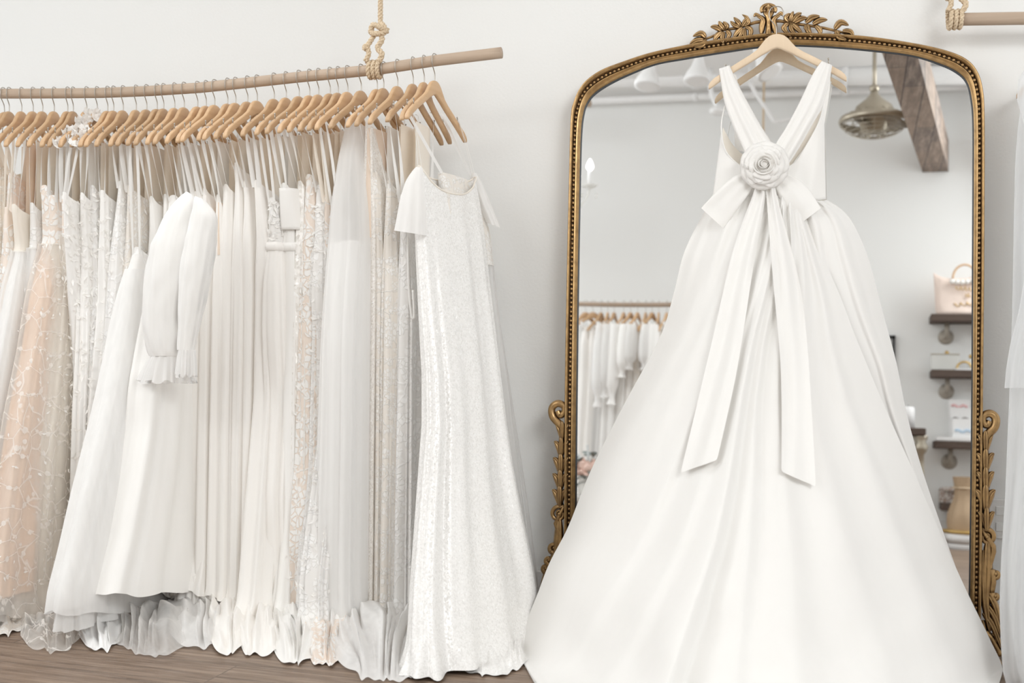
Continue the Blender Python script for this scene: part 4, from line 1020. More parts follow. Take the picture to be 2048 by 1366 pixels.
# ------------------------------------------------------------------ right edge: second pole, rope and tulle gown
RY2 = -.115
q0 = PY(1900, 39, RY2); q1 = PY(2420, 31, RY2)
pl2 = thing('clothes_rail', 'short visible end of a wooden pole in the top right corner', 'clothes rail', q0)
MB().tube([q0 + (q1 - q0) * k / 12 for k in range(13)], .0195, 18).build('pole', M['pole'], pl2)
ropeknot('hanging_rope', 'knotted jute rope at the end of the right-hand pole', PY(1921, -300, RY2), PY(1914, 38.8, RY2), .92, 1)
p = PY(2190, 34, RY2)
g = thing('wedding_gown', 'sheer white tulle gown at the right edge of the photo, beside the mirror', 'wedding dress', (p[0], p[1], 1.7))
dup(proto, p, -.05, 'beech hanger on the right-hand pole carrying the sheer tulle gown')
EDGE = [(130, 2052), (200, 2044), (250, 2036), (330, 2030), (480, 2027), (640, 2024), (780, 2019), (900, 2014), (1000, 2010), (1120, 2002), (1215, 1999), (1290, 2002), (1345, 2006), (1395, 2020)]
def sheer(edge, Y0, wpx, nm, mat, seed, k=9, amp=.012, y1=None, dY=.0):
    ys_ = [e[0] for e in edge]; xs_ = [e[1] for e in edge]; G = []
    for y in np.linspace(ys_[0], ys_[-1], 50):
        x0 = interp(ys_, xs_, y); row = []; v = (y - ys_[0]) / (ys_[-1] - ys_[0])
        for a in range(128):
            th = 2 * PI * a / 128; u = .5 - .5 * math.cos(th)
            q = PY(x0 + wpx * u, y, Y0 - dY * v - (.05 + .05 * v) * math.sin(th) - amp * (.3 + v) * math.sin(u * wpx / 6.5 + seed + v * 1.5 + .6 * math.sin(u * 7)))
            q[2] = max(q[2], .008); row.append(q)
        G.append(row)
    return MB().grid(G, cu=True).build(nm, mat, g)
sheer(EDGE, -.24, 290, 'skirt', M['tulle_cool'], 1, dY=.16)
sheer([(y, x + 22 + 10 * math.sin(y * .01)) for y, x in EDGE], -.22, 260, 'underskirt', M['tulle_cool'], 4, dY=.15)
SLV = [(120, 2060), (160, 2036), (200, 2034), (240, 2046), (300, 2060), (470, 2056), (560, 2048), (620, 2038), (690, 2020), (740, 2012), (776, 2009)]
sheer(SLV, -.36, 90, 'sleeve', M['tulle_cool'], 2, dY=.0)
ot = thing('outlet_cover', 'flat white wall plate low on the wall, between mirror and tulle gown', 'wall plate', PY(2000, 1040, 0))
MB().box(PY(2003, 1038, -.004), (.075, .008, .125)).build('plate', M['trimw'], ot, smooth=False, bevel=.003)
MB().box(PY(2003, 1022, -.009), (.034, .004, .028)).build('socket', M['wall'], ot, smooth=False, bevel=.002)
MB().box(PY(2003, 1054, -.009), (.034, .004, .028)).build('socket', M['wall'], ot, smooth=False, bevel=.002)
# ------------------------------------------------------------------ the room opposite, seen in the mirror
M['darkwood'] = wood('dark_reclaimed_wood', (.03, .02, .015), (.10, .066, .05), (3, 40, 40), .75, .4)
def beamm():
    t = NT('reclaimed_beam_boards'); tc = t.n('ShaderNodeTexCoord')
    mp_ = t.n('ShaderNodeMapping'); t.l(tc.outputs['Object'], mp_.inputs['Vector']); mp_.inputs['Rotation'].default_value = (0, 0, PI / 2)
    b = t.n('ShaderNodeTexBrick'); b.offset = .43; b.inputs['Scale'].default_value = 1; b.inputs['Brick Width'].default_value = .62; b.inputs['Row Height'].default_value = .115; b.inputs['Mortar Size'].default_value = .003
    b.inputs['Color1'].default_value = (.0, .0, .0, 1); b.inputs['Color2'].default_value = (1, 1, 1, 1); t.l(mp_.outputs[0], b.inputs['Vector'])
    n = t.noise(t.coord(scale=(30, 4, 30)), 1, 5, .65)
    c = t.ramp(n, [(.3, (.06, .045, .037)), (.5, (.17, .125, .10)), (.68, (.34, .27, .22))]); c = t.mixc(t.math('MULTIPLY', b.outputs['Color'], .45), c, (.36, .25, .17)); c = t.mixc(b.outputs['Fac'], c, (.03, .02, .018))
    return t.done(t.bsdf(c, .8, 0, t.bump(n, .5, .01)))
M['beam'] = beamm()
M['nickel'] = simple('aged_nickel', (.42, .37, .29), .35, .85)
M['white'] = simple('white_enamel', (.85, .85, .85), .4)
M['iron'] = simple('grey_pipe_iron', (.34, .30, .25), .5, .1)
M['glassy'] = NT('clear_acrylic'); _t = M['glassy']; M['glassy'] = _t.done(_t.mixs(.45, _t.n('ShaderNodeBsdfTransparent').outputs[0], _t.bsdf((.8, .8, .76), .1)))
M['blush'] = simple('blush_canvas', (.80, .66, .58), .8, 0, .2)
M['goldp'] = simple('gold_lettering', (.55, .36, .12), .4, .6)
M['black'] = simple('black_frame', (.03, .03, .03), .5)
M['glow'] = NT('lit_candle_bulb'); _t = M['glow']; _e = _t.n('ShaderNodeEmission'); _e.inputs[1].default_value = 6; M['glow'] = _t.done(_e.outputs[0])
OY = YF + .42
# rail opposite with its own gowns
b0, b1 = PR(1120, 607, OY), PR(1480, 606, OY)
ro_ = thing('clothes_rail', 'wooden pole of gowns on the far side of the shop, reflected in the mirror', 'clothes rail', b0)
MB().tube([b0 + (b1 - b0) * k / 10 + V3(0, 0, -.012 * math.sin(PI * k / 10)) for k in range(11)], .018, 12).build('pole', M['pole'], ro_)
rb_ = PR(1527, 205, OY); RXo = rb_[0]; zr = b1[2]
ropeknot('hanging_rope', 'jute rope of the far pole, reflected between the straps of the ball gown', V3(RXo, OY, ZC), V3(RXo, OY, zr), 1.0, 2)
OPP = [(1172, 'M', 'crepe', .30), (1187, 'S', 'crepe', .25), (1203, 'B', 'tulle_thick', .62), (1216, 'B', 'satin', .55), (1229, 'R', 'crepe_cool', .60), (1248, 'R', 'satin', .4), (1262, 'B', 'crepe', .34), (1276, 'S', 'lace_ivory', .3), (1292, 'B', 'crepe_cool', .34), (1305, 'R', 'satin', .4), (1318, 'S', 'crepe', .3), (1334, 'M', 'lace_ivory', .3)]
ORD = ['first', 'second', 'third', 'fourth', 'fifth', 'sixth', 'seventh', 'eighth', 'ninth', 'tenth', 'eleventh', 'twelfth']
KIND = {'M': 'slim gown', 'S': 'narrow gown', 'B': 'full-sleeved gown', 'R': 'ruffle-sleeved gown'}
for k, (px, ty, mt, L) in enumerate(OPP):
    p = PR(px, 607, OY); yaw = random.uniform(-.25, .25) + (.9 if k < 2 else .1)
    dup(proto, p, -PI / 2 + yaw, 'wooden hanger reflected in the mirror, %s from the left on the far pole' % ORD[k], 'hangers on the far pole')
    g = thing('wedding_gown', 'white %s reflected in the mirror, %s from the left on the far pole' % (KIND[ty], ORD[k]), 'wedding dress', (p[0], p[1], p[2] - .2), 'gowns on the far pole')
    z0 = p[2] - .21; rows = []
    for z, hw, T in ((z0 + .02, .12, .02), (z0 - .1, .15, .035), (z0 - .35, .13, .04), (z0 - .8, .18, .05), (.25, .25, .055)):
        rows.append((z, (p[0] + .03, p[1] + hw), (p[0] - .02, p[1] - min(hw, .3)), T))
    tb_ = Tube(rows, 400 + k, .9)
    MB().grid(cloth(tb_, z0 + .02, z0 - .3, 32, 8), cu=True).build('bodice', M[mt], g)
    MB().grid(cloth(tb_, z0 - .3, .25, 40, 12), cu=True).build('skirt', M[mt], g)
    for sd in (1, -1):
        MB().tube([p + V3(0, .14 * sd, -.155), p + V3(.01, .12 * sd, -.22)], .008, 6).build('strap', M['satin'], g)
    if ty in 'BR':
        n = 14; G = []
        for j in range(n):
            v = j / (n - 1); r_ = .035 + .035 * math.sin(PI * min(1, v * .8 + .1)) - (.03 * sstep(.75, .9, v)) + (.03 * sstep(.9, 1, v))
            G.append([(p[0] + .045 + r_ * .75 * math.cos(a) * (1 + .1 * math.sin(a * 7)), p[1] + .19 + .05 * v + r_ * math.sin(a), z0 + .03 - L * v) for a in np.arange(24) * 2 * PI / 24])
        MB().grid(G, cu=True).build('sleeve', M['tulle_thick' if ty == 'B' else mt], g)
e0_, e1_ = PR(1060, 206, -4.4), PR(1182, 207, -4.4)
po2 = thing('clothes_rail', 'round end of a far wooden pole at the top left edge of the mirror glass', 'clothes rail', e1_)
MB().tube([e0_ + (e1_ - e0_) * k / 6 for k in range(7)], .026, 14).build('pole', M['pole'], po2)
# ceiling pipes
def pipe(px0, py0, px1, py1, Y, r, label, name='ceiling_pipe'):
    a, b = PR(px0, py0, Y), PR(px1, py1, Y); e = (b - a) * .25; o = thing(name, label, 'pipe', a, None)
    MB().tube([a - e, a, b, b + e * 2], r, 12).build('pipe', M['white'], o)
    for q in (.3, .7): MB().tube([a + (b - a) * q - (b - a) / np.linalg.norm(b - a) * .02, a + (b - a) * q + (b - a) / np.linalg.norm(b - a) * .02], r * 1.25, 12).build('coupling', M['white'], o)
pipe(1180, 158, 1930, 150, YF + .35, .07, 'thick white pipe under the ceiling, upper of two in the mirror')
pipe(1180, 202, 1930, 172, YF + .12, .03, 'thin white pipe under the ceiling, lower of two in the mirror')
# spot lamps
def spot(px, py, Y, tilt, label):
    top = PR(px, py - 30, Y); o = thing('spot_lamp', label, 'lamp', top, 'white spot lamps in the mirror')
    ax = np.array(Matrix.Rotation(tilt, 3, 'Y') @ Matrix.Rotation(.15, 3, 'X'))
    MB().lathe(top, [(.012, .02), (.022, .0), (.03, -.04), (.045, -.09), (.072, -.14), (.085, -.18), (.086, -.2), (.06, -.2)], 20, ax).build('lamp_shade', M['white'], o)
    MB().tube([top + V3(0, 0, .01), V3(top[0], top[1], ZC)], .012, 8).build('stem', M['white'], o)
    return top
t0_ = spot(1303, 148, -3.6, .1, 'white bell-shaped spot lamp in the mirror, leftmost of three'); t1_ = spot(1399, 138, -3.6, .05, 'white bell-shaped spot lamp in the mirror, middle of three'); t2_ = spot(1512, 128, -3.6, -.5, 'white bell-shaped spot lamp in the mirror, behind the hanger')
tr = thing('lamp_track', 'white ceiling track carrying the spot lamps in the mirror', 'lamp track', V3(t1_[0], t1_[1], ZC))
MB().box(V3((t0_[0] + t2_[0]) / 2, -3.6, ZC - .02), (abs(t2_[0] - t0_[0]) + .6, .05, .04)).build('track', M['white'], tr, smooth=False)
# curved white lamp arms
sw = thing('swing_arm_lamp', 'white swing-arm lamp with bent arms, reflected behind the gown straps', 'lamp', PR(1500, 170, -4.7))
MB().tube([PR(x, y, -4.7) for x, y in spline([(1420, 168), (1424, 190), (1434, 212), (1450, 226), (1468, 230)], 16)], .018, 8).build('curved_arm', M['white'], sw)
MB().tube([PR(x, y, -4.7) for x, y in spline([(1500, 165), (1512, 188), (1535, 222), (1546, 240), (1556, 243), (1585, 236)], 16)], .014, 8).build('bent_arm', M['white'], sw)
c = PR(1434, 222, -4.7); MB().ball(c, (.06, .06, .035), 14, 8).build('lamp_head', M['white'], sw)
MB().tube([PR(1420, 168, -4.7), V3(PR(1420, 168, -4.7)[0], -4.7, ZC)], .014, 8).tube([PR(1500, 165, -4.7), V3(PR(1500, 165, -4.7)[0], -4.7, ZC)], .014, 8).build('drop_rod', M['white'], sw)
# ceiling fan in a cage
FY = -4.3
fc = PR(1748, 243, FY); fan = thing('caged_fan', 'nickel caged ceiling fan with domed motor housing, reflected in the mirror', 'fan', (fc[0], fc[1], ZC))
wpx = np.linalg.norm(PR(1818, 250, FY) - PR(1680, 250, FY)) / 2
hd = PR(1748, 172, FY)[2] - fc[2]
MB().tube([V3(fc[0], fc[1], ZC), V3(fc[0], fc[1], fc[2] + hd * .7)], .014, 10).lathe(V3(fc[0], fc[1], fc[2] + hd * .92), [(.03, .02), (.034, 0), (.02, -.03)], 14).build('drop_rod', M['nickel'], fan)
MB().lathe(V3(fc[0], fc[1], fc[2]), [(.02, hd * .95), (.03, hd * .75), (.06, hd * .62), (.12, hd * .42), (.135, hd * .25), (.135, hd * .08), (.10, 0), (.085, -hd * .28), (.03, -hd * .32)], 26).build('motor_housing', M['nickel'], fan)
def ring(z, r, w=.009):
    return [V3(fc[0] + r * math.cos(a), fc[1] + r * math.sin(a), fc[2] + z) for a in np.arange(40) * 2 * PI / 40]
MB().lathe(fc, [(wpx, .025), (wpx + .01, 0), (wpx, -.025), (wpx - .006, 0)], 40, caps=False).build('rim_ring', M['nickel'], fan)
mb = MB()
for r_, z in ((.95, -.03), (.85, -.055), (.72, -.075), (.55, -.09), (.38, -.097), (.2, -.1)): mb.tube(ring(z, wpx * r_), .0028, 5, closed=True)
for k in range(16):
    a = k * PI / 8; e = V3(math.cos(a), math.sin(a), 0); mb.tube([fc + e * wpx * q + V3(0, 0, z) for q, z in ((.1, -.1), (.5, -.092), (.85, -.055), (1, 0))], .0028, 5)
    mb.tube([fc + e * wpx * q + V3(0, 0, z) for q, z in ((.35, hd * .3), (.7, .06), (1, .01))], .0028, 5)
mb.build('wire_cage', M['nickel'], fan)
for k in range(3):
    a = k * 2 * PI / 3 + .4; e = V3(math.cos(a), math.sin(a), 0); s_ = V3(-math.sin(a), math.cos(a), 0)
    MB().grid([[fc + e * wpx * q + s_ * (.05 + .05 * q) * t_ + V3(0, 0, -.02 + .03 * t_) for t_ in (-1, 0, 1)] for q in np.linspace(.2, .88, 6)]).build('fan_blade', M['iron'], fan, solid=.004)
# reclaimed beam under the ceiling
ZB = 2.92
def PRz(px, py, z):
    h = PM(px, py); d = h - CAM; d = d - 2 * (d @ MN) * MN; return h + d * ((z - h[2]) / d[2])
e0, e1 = PRz(1845, 347, ZB), PRz(1897, 341, ZB); n0, n1 = PRz(1764, 106, ZB), PRz(1836, 113, ZB)
e0 = PR(1845, 347, YF + .0); e1 = PR(1897, 341, YF + .0); zb_ = (e0[2] + e1[2]) / 2
n0, n1 = PRz(1764, 106, zb_), PRz(1836, 113, zb_); ext = 1.25
n0 = e0 + (n0 - e0) * ext; n1 = e1 + (n1 - e1) * ext
e0[2] = e1[2] = n0[2] = n1[2] = zb_
bo = thing('ceiling_beam', 'rough dark reclaimed-wood beam crossing the top right of the mirror', 'beam', e0)
hb = .24; Vb = [e0, e1, n1, n0]; Vb = [v for v in Vb] + [v + V3(0, 0, hb) for v in Vb]
MB().add(Vb, [[0, 1, 2, 3], [7, 6, 5, 4], [0, 4, 5, 1], [1, 5, 6, 2], [2, 6, 7, 3], [3, 7, 4, 0]]).build('beam_boards', M['beam'], bo, smooth=False)
mb = MB()
for q in (.08, .92):
    c_ = (e0 + e1) / 2 * (1 - q) + (n0 + n1) / 2 * q; mb = MB().tube([c_ + V3(0, 0, hb - .01), V3(c_[0], c_[1], ZC)], .02, 8); mb.build('hanging_bracket', M['iron'], bo)
# chandelier at the left edge of the glass
CY = -4.0
cb = PR(1180, 330, CY); cl = cb + V3(-.32, 0, 0)
# which way is left in the glass?
if PR(1150, 330, CY)[0] > cb[0]: cl = cb + V3(.32, 0, 0)
ch = thing('chandelier', 'white candle chandelier with crystal drops, cut off by the left of the mirror', 'chandelier', V3(cl[0], cl[1], ZC))
s_ = np.linalg.norm(PR(1180, 430, CY) - PR(1180, 330, CY)) / 100.   # metres per photo pixel there
MB().tube([V3(cl[0], cl[1], ZC), cl + V3(0, 0, -90 * s_)], .012, 8).lathe(cl + V3(0, 0, -60 * s_), [(.01, .06), (.04, .02), (.02, -.02), (.05, -.06), (.01, -.09)], 16).build('stem', M['white'], ch)
for k in range(6):
    a = k * PI / 3 + (0 if cb[0] > cl[0] else PI); e = V3(math.cos(a), math.sin(a), 0); c = cl + e * .32
    arm = MB().tube(spline([cl + V3(0, 0, -75 * s_), cl + e * .14 + V3(0, 0, -95 * s_), cl + e * .28 + V3(0, 0, -75 * s_), c + V3(0, 0, -48 * s_)], 14), .008, 6).build('chandelier_arm', M['glassy'], ch)
    MB().lathe(c + V3(0, 0, -44 * s_), [(.012, -.015), (.05, .0), (.058, .012), (.02, .005)], 14).build('drip_pan', M['glassy'], arm)
    MB().tube([c + V3(0, 0, -44 * s_), c + V3(0, 0, -12 * s_)], .013, 10).build('candle_sleeve', M['white'], arm)
    MB().lathe(c + V3(0, 0, -12 * s_), [(.008, 0), (.024, .02), (.026, .035), (.015, .065), (.004, .085)], 14).build('bulb', M['glow'], arm)
    for q in (-1, 1):
        MB().ball(c + e * .05 * q + V3(0, 0, -62 * s_), (.008, .008, .018), 6, 4).build('crystal_drop', M['glassy'], arm)
# shelves on pipe brackets
M['shelfw'] = M['darkwood']
SH = [(638, 1860, 'topmost'), (748, 1861, 'second'), (889, 1867, 'third'), (1012, 1880, 'lowest')]
shz = []
for k, (py, px, nm) in enumerate(SH):
    a = PR(px, py, YF + .13); z = a[2]; b = PR(px + 140, py, YF + .13)
    xa, xb = a[0], b[0]; shz.append((z, xa, xb))
    o = thing('wall_shelf', 'dark rustic plank shelf on pipe brackets in the mirror, %s of four' % nm, 'shelf', (xa, YF, z), 'shelves in the mirror')
    MB().box(((xa + xb) / 2, YF + .12, z), (abs(xb - xa), .22, .055)).build('plank', M['shelfw'], o, smooth=False, bevel=.006)
    for q in (.25, .82):
        x = xa + (xb - xa) * q; zz_ = z - .12
        br_ = MB().tube([V3(x, YF + .03, zz_), V3(x, YF + .08, zz_), V3(x, YF + .10, zz_ + .02), V3(x, YF + .10, z - .028)], .018, 10).build('pipe_bracket', M['iron'], o)
        MB().lathe(V3(x, YF, zz_), [(.02, .03), (.03, .022), (.055, .012), (.055, 0)], 20, np.array([[1, 0, 0], [0, 0, 1], [0, 1, 0]]).T * 1.0).build('flange', M['iron'], br_)
S = lambda px, py: PR(px, py, YF + .13)
mpp = np.linalg.norm(S(1900, 600) - S(1901, 600))
sgn = 1 if S(1910, 600)[0] > S(1900, 600)[0] else -1
# tote bag
z0 = shz[0][0] + .0275
tb0 = S(1905, 600); tote = thing('tote_bag', 'blush canvas tote with pompoms and gold script on the top shelf, in the mirror', 'bag', (tb0[0], YF + .12, z0))
G = []
for j in range(12):
    v = j / 11; row = []
    for a in range(40):
        th = 2 * PI * a / 40; c_, s2 = math.cos(th), math.sin(th)
        xc = tb0[0] + sgn * mpp * (8 + 46 * sp_(c_, .6) * (1 - .12 * (1 - v)) )
        hgt = (92 - 14 * (1 - abs(c_) ** 2)) * mpp
        row.append((xc, YF + .12 + sp_(s2, .6) * (.075 - .05 * v) + .006 * nz(c_ * 3, v * 3), z0 + .002 + hgt * v))
    G.append(row)
MB().grid(G, cu=True).build('bag_body', M['blush'], tote, solid=.003)
xc = tb0[0] + sgn * mpp * 24
MB().tube([V3(xc + sgn * mpp * 24 * math.cos(a), YF + .15, z0 + mpp * (78 + 30 * math.sin(a))) for a in np.linspace(0, PI, 20)], .008, 8).build('wooden_handle', M['hanger'], tote)
for k in range(6):
    MB().ball(V3(xc + sgn * mpp * (-26 + 10 * k), YF + .175, z0 + mpp * (72 - 3 * math.sin(k * .7 + .3))), .02, 8, 6).build('pompom', M['petal'], tote)
mb = MB()
def script(x, y, w_, n, seed):
    rd = random.Random(seed); pts = []
    for k in range(n * 6 + 1):
        q = k / (n * 6); pts.append(V3(xc + sgn * mpp * (x + w_ * q + 1.6 * math.cos(k * PI / 3)), YF + .12 + .066, z0 + mpp * (y + (4.2 + 2.5 * math.sin(k * .9 + seed)) * math.sin(k * PI / 3))))
    return MB().tube(pts, .0035, 5)
for x, y, w_, n, sd_ in ((-20, 55, 44, 5, 1), (0, 40, 10, 2, 2), (-24, 22, 50, 4, 3)): script(x, y, w_, n, sd_).build('gold_script', M['goldp'], tote)
# second shelf: acrylic clutch, gold ring holder, jar
z1 = shz[1][0] + .0275
ck = S(1890, 720); cu_ = thing('clear_clutch', 'clear acrylic box clutch with knob clasp on the second shelf, in the mirror', 'clutch bag', (ck[0], YF + .12, z1))
MB().box((ck[0], YF + .12, z1 + .058), (58 * mpp, .07, .115)).build('box', M['glassy'], cu_, smooth=False, bevel=.008)
MB().ball((ck[0] + sgn * mpp * 4, YF + .12, z1 + .13), .016, 10, 6).build('clasp', M['goldp'], cu_)
MB().box((ck[0], YF + .12, z1 + .117), (58 * mpp, .074, .006)).build('rim', M['nickel'], cu_, smooth=False)
ck = S(1928, 730); rg = thing('gold_bangle_stand', 'small gold bangle stand on the second shelf, right of the clutch, in the mirror', 'jewellery stand', (ck[0], YF + .16, z1))
MB().tube([V3(ck[0] + .05 * math.cos(a), YF + .16, z1 + .012 + .05 * max(0, math.sin(a))) for a in np.linspace(0, PI, 18)], .008, 8).build('arch', M['goldp'], rg)
MB().box((ck[0], YF + .16, z1 + .006), (.12, .05, .012)).build('base', M['white'], rg, smooth=False)
ck = S(1942, 722); jr = thing('perfume_bottle', 'small glass bottle at the mirror frame edge on the second shelf', 'bottle', (ck[0], YF + .12, z1))
MB().lathe((ck[0], YF + .12, z1), [(.02, 0), (.022, .06), (.01, .075), (.01, .09)], 14).build('bottle_body', M['glassy'], jr); MB().ball((ck[0], YF + .12, z1 + .105), .016, 10, 6).build('stopper', M['goldp'], jr)
# third shelf: tray and carded hair pieces
z2 = shz[2][0] + .0275
ck = S(1915, 870); ty_ = thing('white_tray', 'flat white tray on the third shelf under the hairpiece cards, in the mirror', 'tray', (ck[0], YF + .14, z2))
MB().box((ck[0] - sgn * .02, YF + .13, z2 + .007), (76 * mpp, .17, .014)).build('tray_base', M['white'], ty_, smooth=False, bevel=.004)
MB().box((ck[0] - sgn * .02, YF + .215, z2 + .018), (76 * mpp, .006, .022)).build('tray_lip', M['white'], ty_, smooth=False)
for k, (px, py, hh, lab, cc) in enumerate(((1926, 862, 24, 'lower white card with blue beaded hairpiece above the white tray, in the mirror', (.45, .6, .75)), (1922, 838, 24, 'middle white card with a beaded headband on the third shelf, in the mirror', (.25, .23, .22)), (1920, 812, 26, 'upper white card with pink heart print on the third shelf, in the mirror', (.85, .5, .5)))):
    ck = S(px, py); o = thing('hairpiece_card', lab, 'hair accessory', (ck[0], YF + .12 - .02 * k, z2 + .014))
    MB().box((ck[0], YF + .14 - .03 * k, z2 + .014 + (.075 if k == 0 else .115 if k == 1 else .145)), (42 * mpp, .006, (.15 if k == 0 else .23 if k == 1 else .29))).build('card', M['white'], o, smooth=False)
    m_ = simple('hairpiece_bead_%d' % k, cc, .4); mb = MB()
    for q in range(9): mb = mb.ball((ck[0] + sgn * mpp * (-16 + 4 * q), YF + .15 - .03 * k, ck[2] + .006 * math.sin(q)), .011, 6, 5) if False else mb
    MB().tube([V3(ck[0] + sgn * mpp * (-16 + 4 * q), YF + .147 - .03 * k, ck[2] + .008 * math.sin(q * 1.3)) for q in range(9)], .009, 8).build('beaded_band', m_, o)
# lowest shelf: flowered keepsake box
z3 = shz[3][0] + .0275
M['mosaic'] = lace('mosaic_box_pattern', (.30, .22, .18), (.75, .72, .68), 60, .5)
ck = S(1905, 990); kb = thing('keepsake_box', 'small patterned keepsake box on the lowest shelf, in the mirror', 'box', (ck[0], YF + .12, z3))
MB().box((ck[0], YF + .12, z3 + .04), (52 * mpp, .14, .08)).build('box_body', M['mosaic'], kb, smooth=False, bevel=.006)
MB().lathe((ck[0], YF + .12, z3 + .08), [(.095, 0), (.09, .02), (.05, .032), (.01, .036)], 24).build('lid', M['mosaic'], kb)
# tan drawstring sack and white bowl on a stool by the shelves
ck = PR(1930, 1064, YF + .45); zt_ = ck[2]
st_ = thing('side_stool', 'round white side stool with gold rim below the shelves, in the mirror', 'stool', (ck[0], YF + .45, 0))
MB().lathe((ck[0], YF + .45, zt_), [(.14, -.012), (.15, 0), (.15, .012), (.14, .014)], 28).build('gold_rim', M['goldp'], st_)
MB().lathe((ck[0], YF + .45, 0), [(.13, .0), (.12, .06), (.105, zt_ * .5), (.125, zt_ - .08), (.14, zt_ - .012)], 28).build('drum', M['white'], st_)
sk = thing('drawstring_sack', 'tan cloth sack standing on the white stool, in the mirror', 'bag', (ck[0], YF + .45, zt_))
G = []
for j in range(12):
    v = j / 11; r_ = .11 - .04 * v + .015 * math.sin(v * 7)
    G.append([(ck[0] + .0 + r_ * math.cos(a) * (1 + .06 * math.sin(a * 9)), YF + .45 + r_ * math.sin(a) * (1 + .06 * math.sin(a * 9)), zt_ + .016 + .36 * v) for a in np.arange(36) * 2 * PI / 36])
MB().grid(G, cu=True).build('sack_body', simple('tan_cloth', (.45, .32, .20), .85), sk); MB().tube([V3(ck[0] + .082 * math.cos(a), YF + .45 + .082 * math.sin(a), zt_ + .30) for a in np.arange(24) * 2 * PI / 24], .006, 6, closed=True).build('cord', M['rope'], sk)
# console table with turned silver leg, candle
CYY = -4.75
c0 = PR(1851, 864, CYY); tbl = thing('console_table', 'wood-topped console table with turned silver legs, half hidden by the gown in the mirror', 'table', (c0[0], CYY, 0))
c1 = PR(1690, 864, CYY); zt_ = c0[2]
MB().box(((c0[0] + c1[0]) / 2, CYY - .1, zt_), (abs(c1[0] - c0[0]), .36, .05)).build('table_top', M['darkwood'], tbl, smooth=False, bevel=.008)
lg = PR(1842, 900, CYY)
for x in (lg[0], c1[0] + (c0[0] - lg[0])):
    for yy in (CYY + .02, CYY - .22):
        MB().lathe((x, yy, 0), [(.03, 0), (.035, .04), (.02, .08), (.024, zt_ * .5), (.022, zt_ - .24), (.02, zt_ - .16), (.04, zt_ - .13), (.046, zt_ - .10), (.03, zt_ - .07), (.045, zt_ - .04), (.045, zt_ - .026)], 18).build('leg', M['nickel'], tbl)
cx_ = PR(1817, 850, CYY); cd_ = thing('pillar_candle', 'white pillar candle on the console table, beside the gown edge in the mirror', 'candle', (cx_[0], CYY - .08, zt_ + .025))
MB().lathe((cx_[0], CYY - .08, zt_ + .025), [(.045, 0), (.045, .14), (.035, .15), (.01, .146)], 20).build('wax', M['white'], cd_); MB().tube([V3(cx_[0], CYY - .08, zt_ + .17), V3(cx_[0], CYY - .08, zt_ + .19)], .002, 5).build('wick', M['black'], cd_)
# picture frame
f0, f1 = PR(1791, 671, YF + .015), PR(1735, 760, YF + .015)
pf = thing('picture_frame', 'thin black picture frame showing beside the gown in the mirror', 'picture frame', (f0[0], YF, f0[2]))
xa, xb = sorted((f0[0], f1[0])); za, zb2 = sorted((f0[2], f1[2]))
mb = MB()
for (x0, x1, zz0, zz1) in ((xa, xb, za, za + .025), (xa, xb, zb2 - .025, zb2), (xa, xa + .025, za, zb2), (xb - .025, xb, za, zb2)): mb.box(((x0 + x1) / 2, YF + .015, (zz0 + zz1) / 2), (x1 - x0, .03, zz1 - zz0))
mb.build('frame_border', M['black'], pf, smooth=False); MB().box(((xa + xb) / 2, YF + .006, (za + zb2) / 2), (xb - xa - .02, .01, zb2 - za - .02)).build('picture', M['white'], pf, smooth=False)
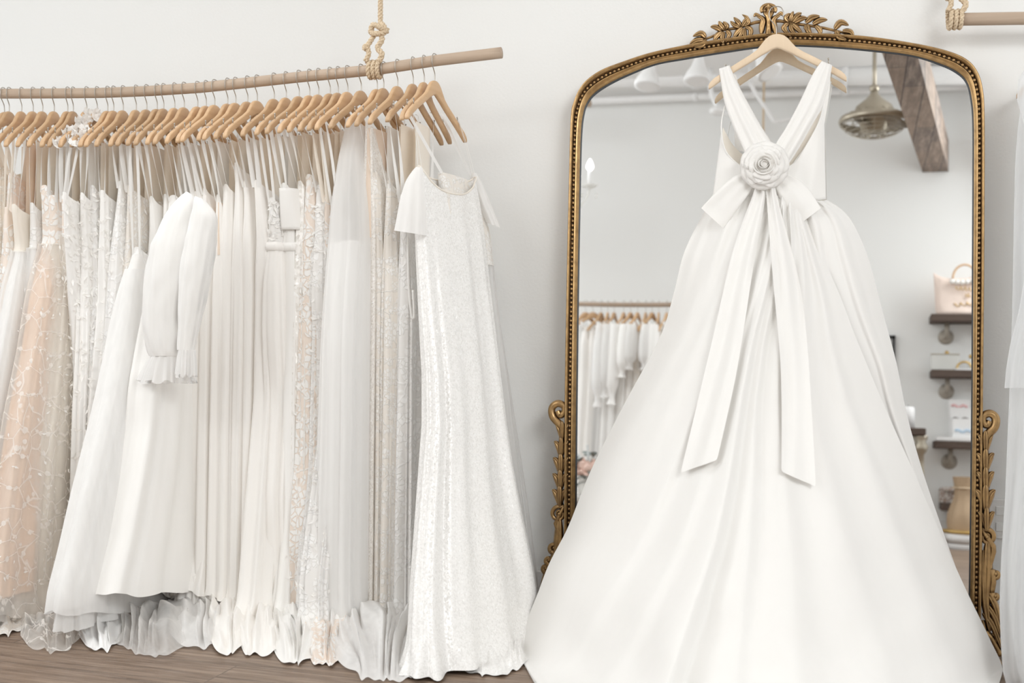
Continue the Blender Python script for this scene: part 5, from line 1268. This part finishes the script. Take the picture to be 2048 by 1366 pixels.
# bouquet on a plinth
BYY = -3.5
bc = PR(1180, 950, BYY); bz = PR(1180, 992, BYY)[2]
plh = thing('display_plinth', 'pale grey plinth under the bouquet at the lower left of the mirror', 'plinth', (bc[0], BYY, 0))
MB().box((bc[0], BYY, bz / 2 - .015), (.30, .30, bz - .03)).build('plinth_body', simple('pale_grey_paint', (.5, .48, .46), .6), plh, smooth=False, bevel=.004); MB().box((bc[0], BYY, bz - .015), (.36, .36, .03)).build('plinth_top', simple('grey_stone', (.55, .53, .50), .5), plh, smooth=False, bevel=.004)
bq = thing('flower_bouquet', 'bouquet of blush roses and grey-green leaves in the mirror, lower left', 'flowers', (bc[0], BYY, bz))
MB().lathe((bc[0], BYY, bz), [(.06, 0), (.08, .05), (.07, .11), (.085, .13)], 20).build('vase', M['glassy'], bq)
M['sage'] = simple('grey_green_leaf', (.20, .23, .22), .7); M['palesage'] = simple('silver_leaf', (.52, .55, .55), .7); M['roseb'] = simple('blush_rose', (.72, .50, .42), .7)
rd = random.Random(5); hh = (PR(1180, 905, BYY)[2] - bz)
for k in range(46):
    a = rd.uniform(0, 6.28); r_ = rd.uniform(.02, .17); z = bz + .08 + rd.random() * (hh - .1); c_ = V3(bc[0] + r_ * math.cos(a), BYY + r_ * math.sin(a), z)
    e = V3(math.cos(a), math.sin(a), rd.uniform(-.5, .9)); e /= np.linalg.norm(e); s2 = np.cross(e, V3(0, 0, 1)); s2 /= np.linalg.norm(s2); L = rd.uniform(.06, .12)
    MB().grid([[c_ + e * L * v + s2 * L * .28 * t_ * math.sin(PI * clamp(v * .9 + .08, 0, 1)) + V3(0, 0, -.02 * v * v + .01 * abs(t_)) for t_ in (-1, 0, 1)] for v in np.linspace(0, 1, 6)]).build('leaf', M['sage' if k % 3 else 'palesage'], bq)
for k in range(7):
    a = k * .9 + .5; r_ = .05 + .06 * (k % 2); c_ = V3(bc[0] + r_ * math.cos(a), BYY + .06 + r_ * math.sin(a) * .8, bz + hh * (.55 + .06 * (k % 4)))
    mb = MB(); flower(mb, c_, .055, V3(math.cos(a) * .4, .8, .5), k); mb.ball(c_ + V3(0, .015, .01), .028, 8, 6); mb.build('bloom', M['roseb'], bq)
mb = MB().tube([V3(bc[0], BYY, bz + .1), V3(bc[0] - .02, BYY + .02, bz + hh + .05)], .006, 6); mb.build('stem', M['palesage'], bq)
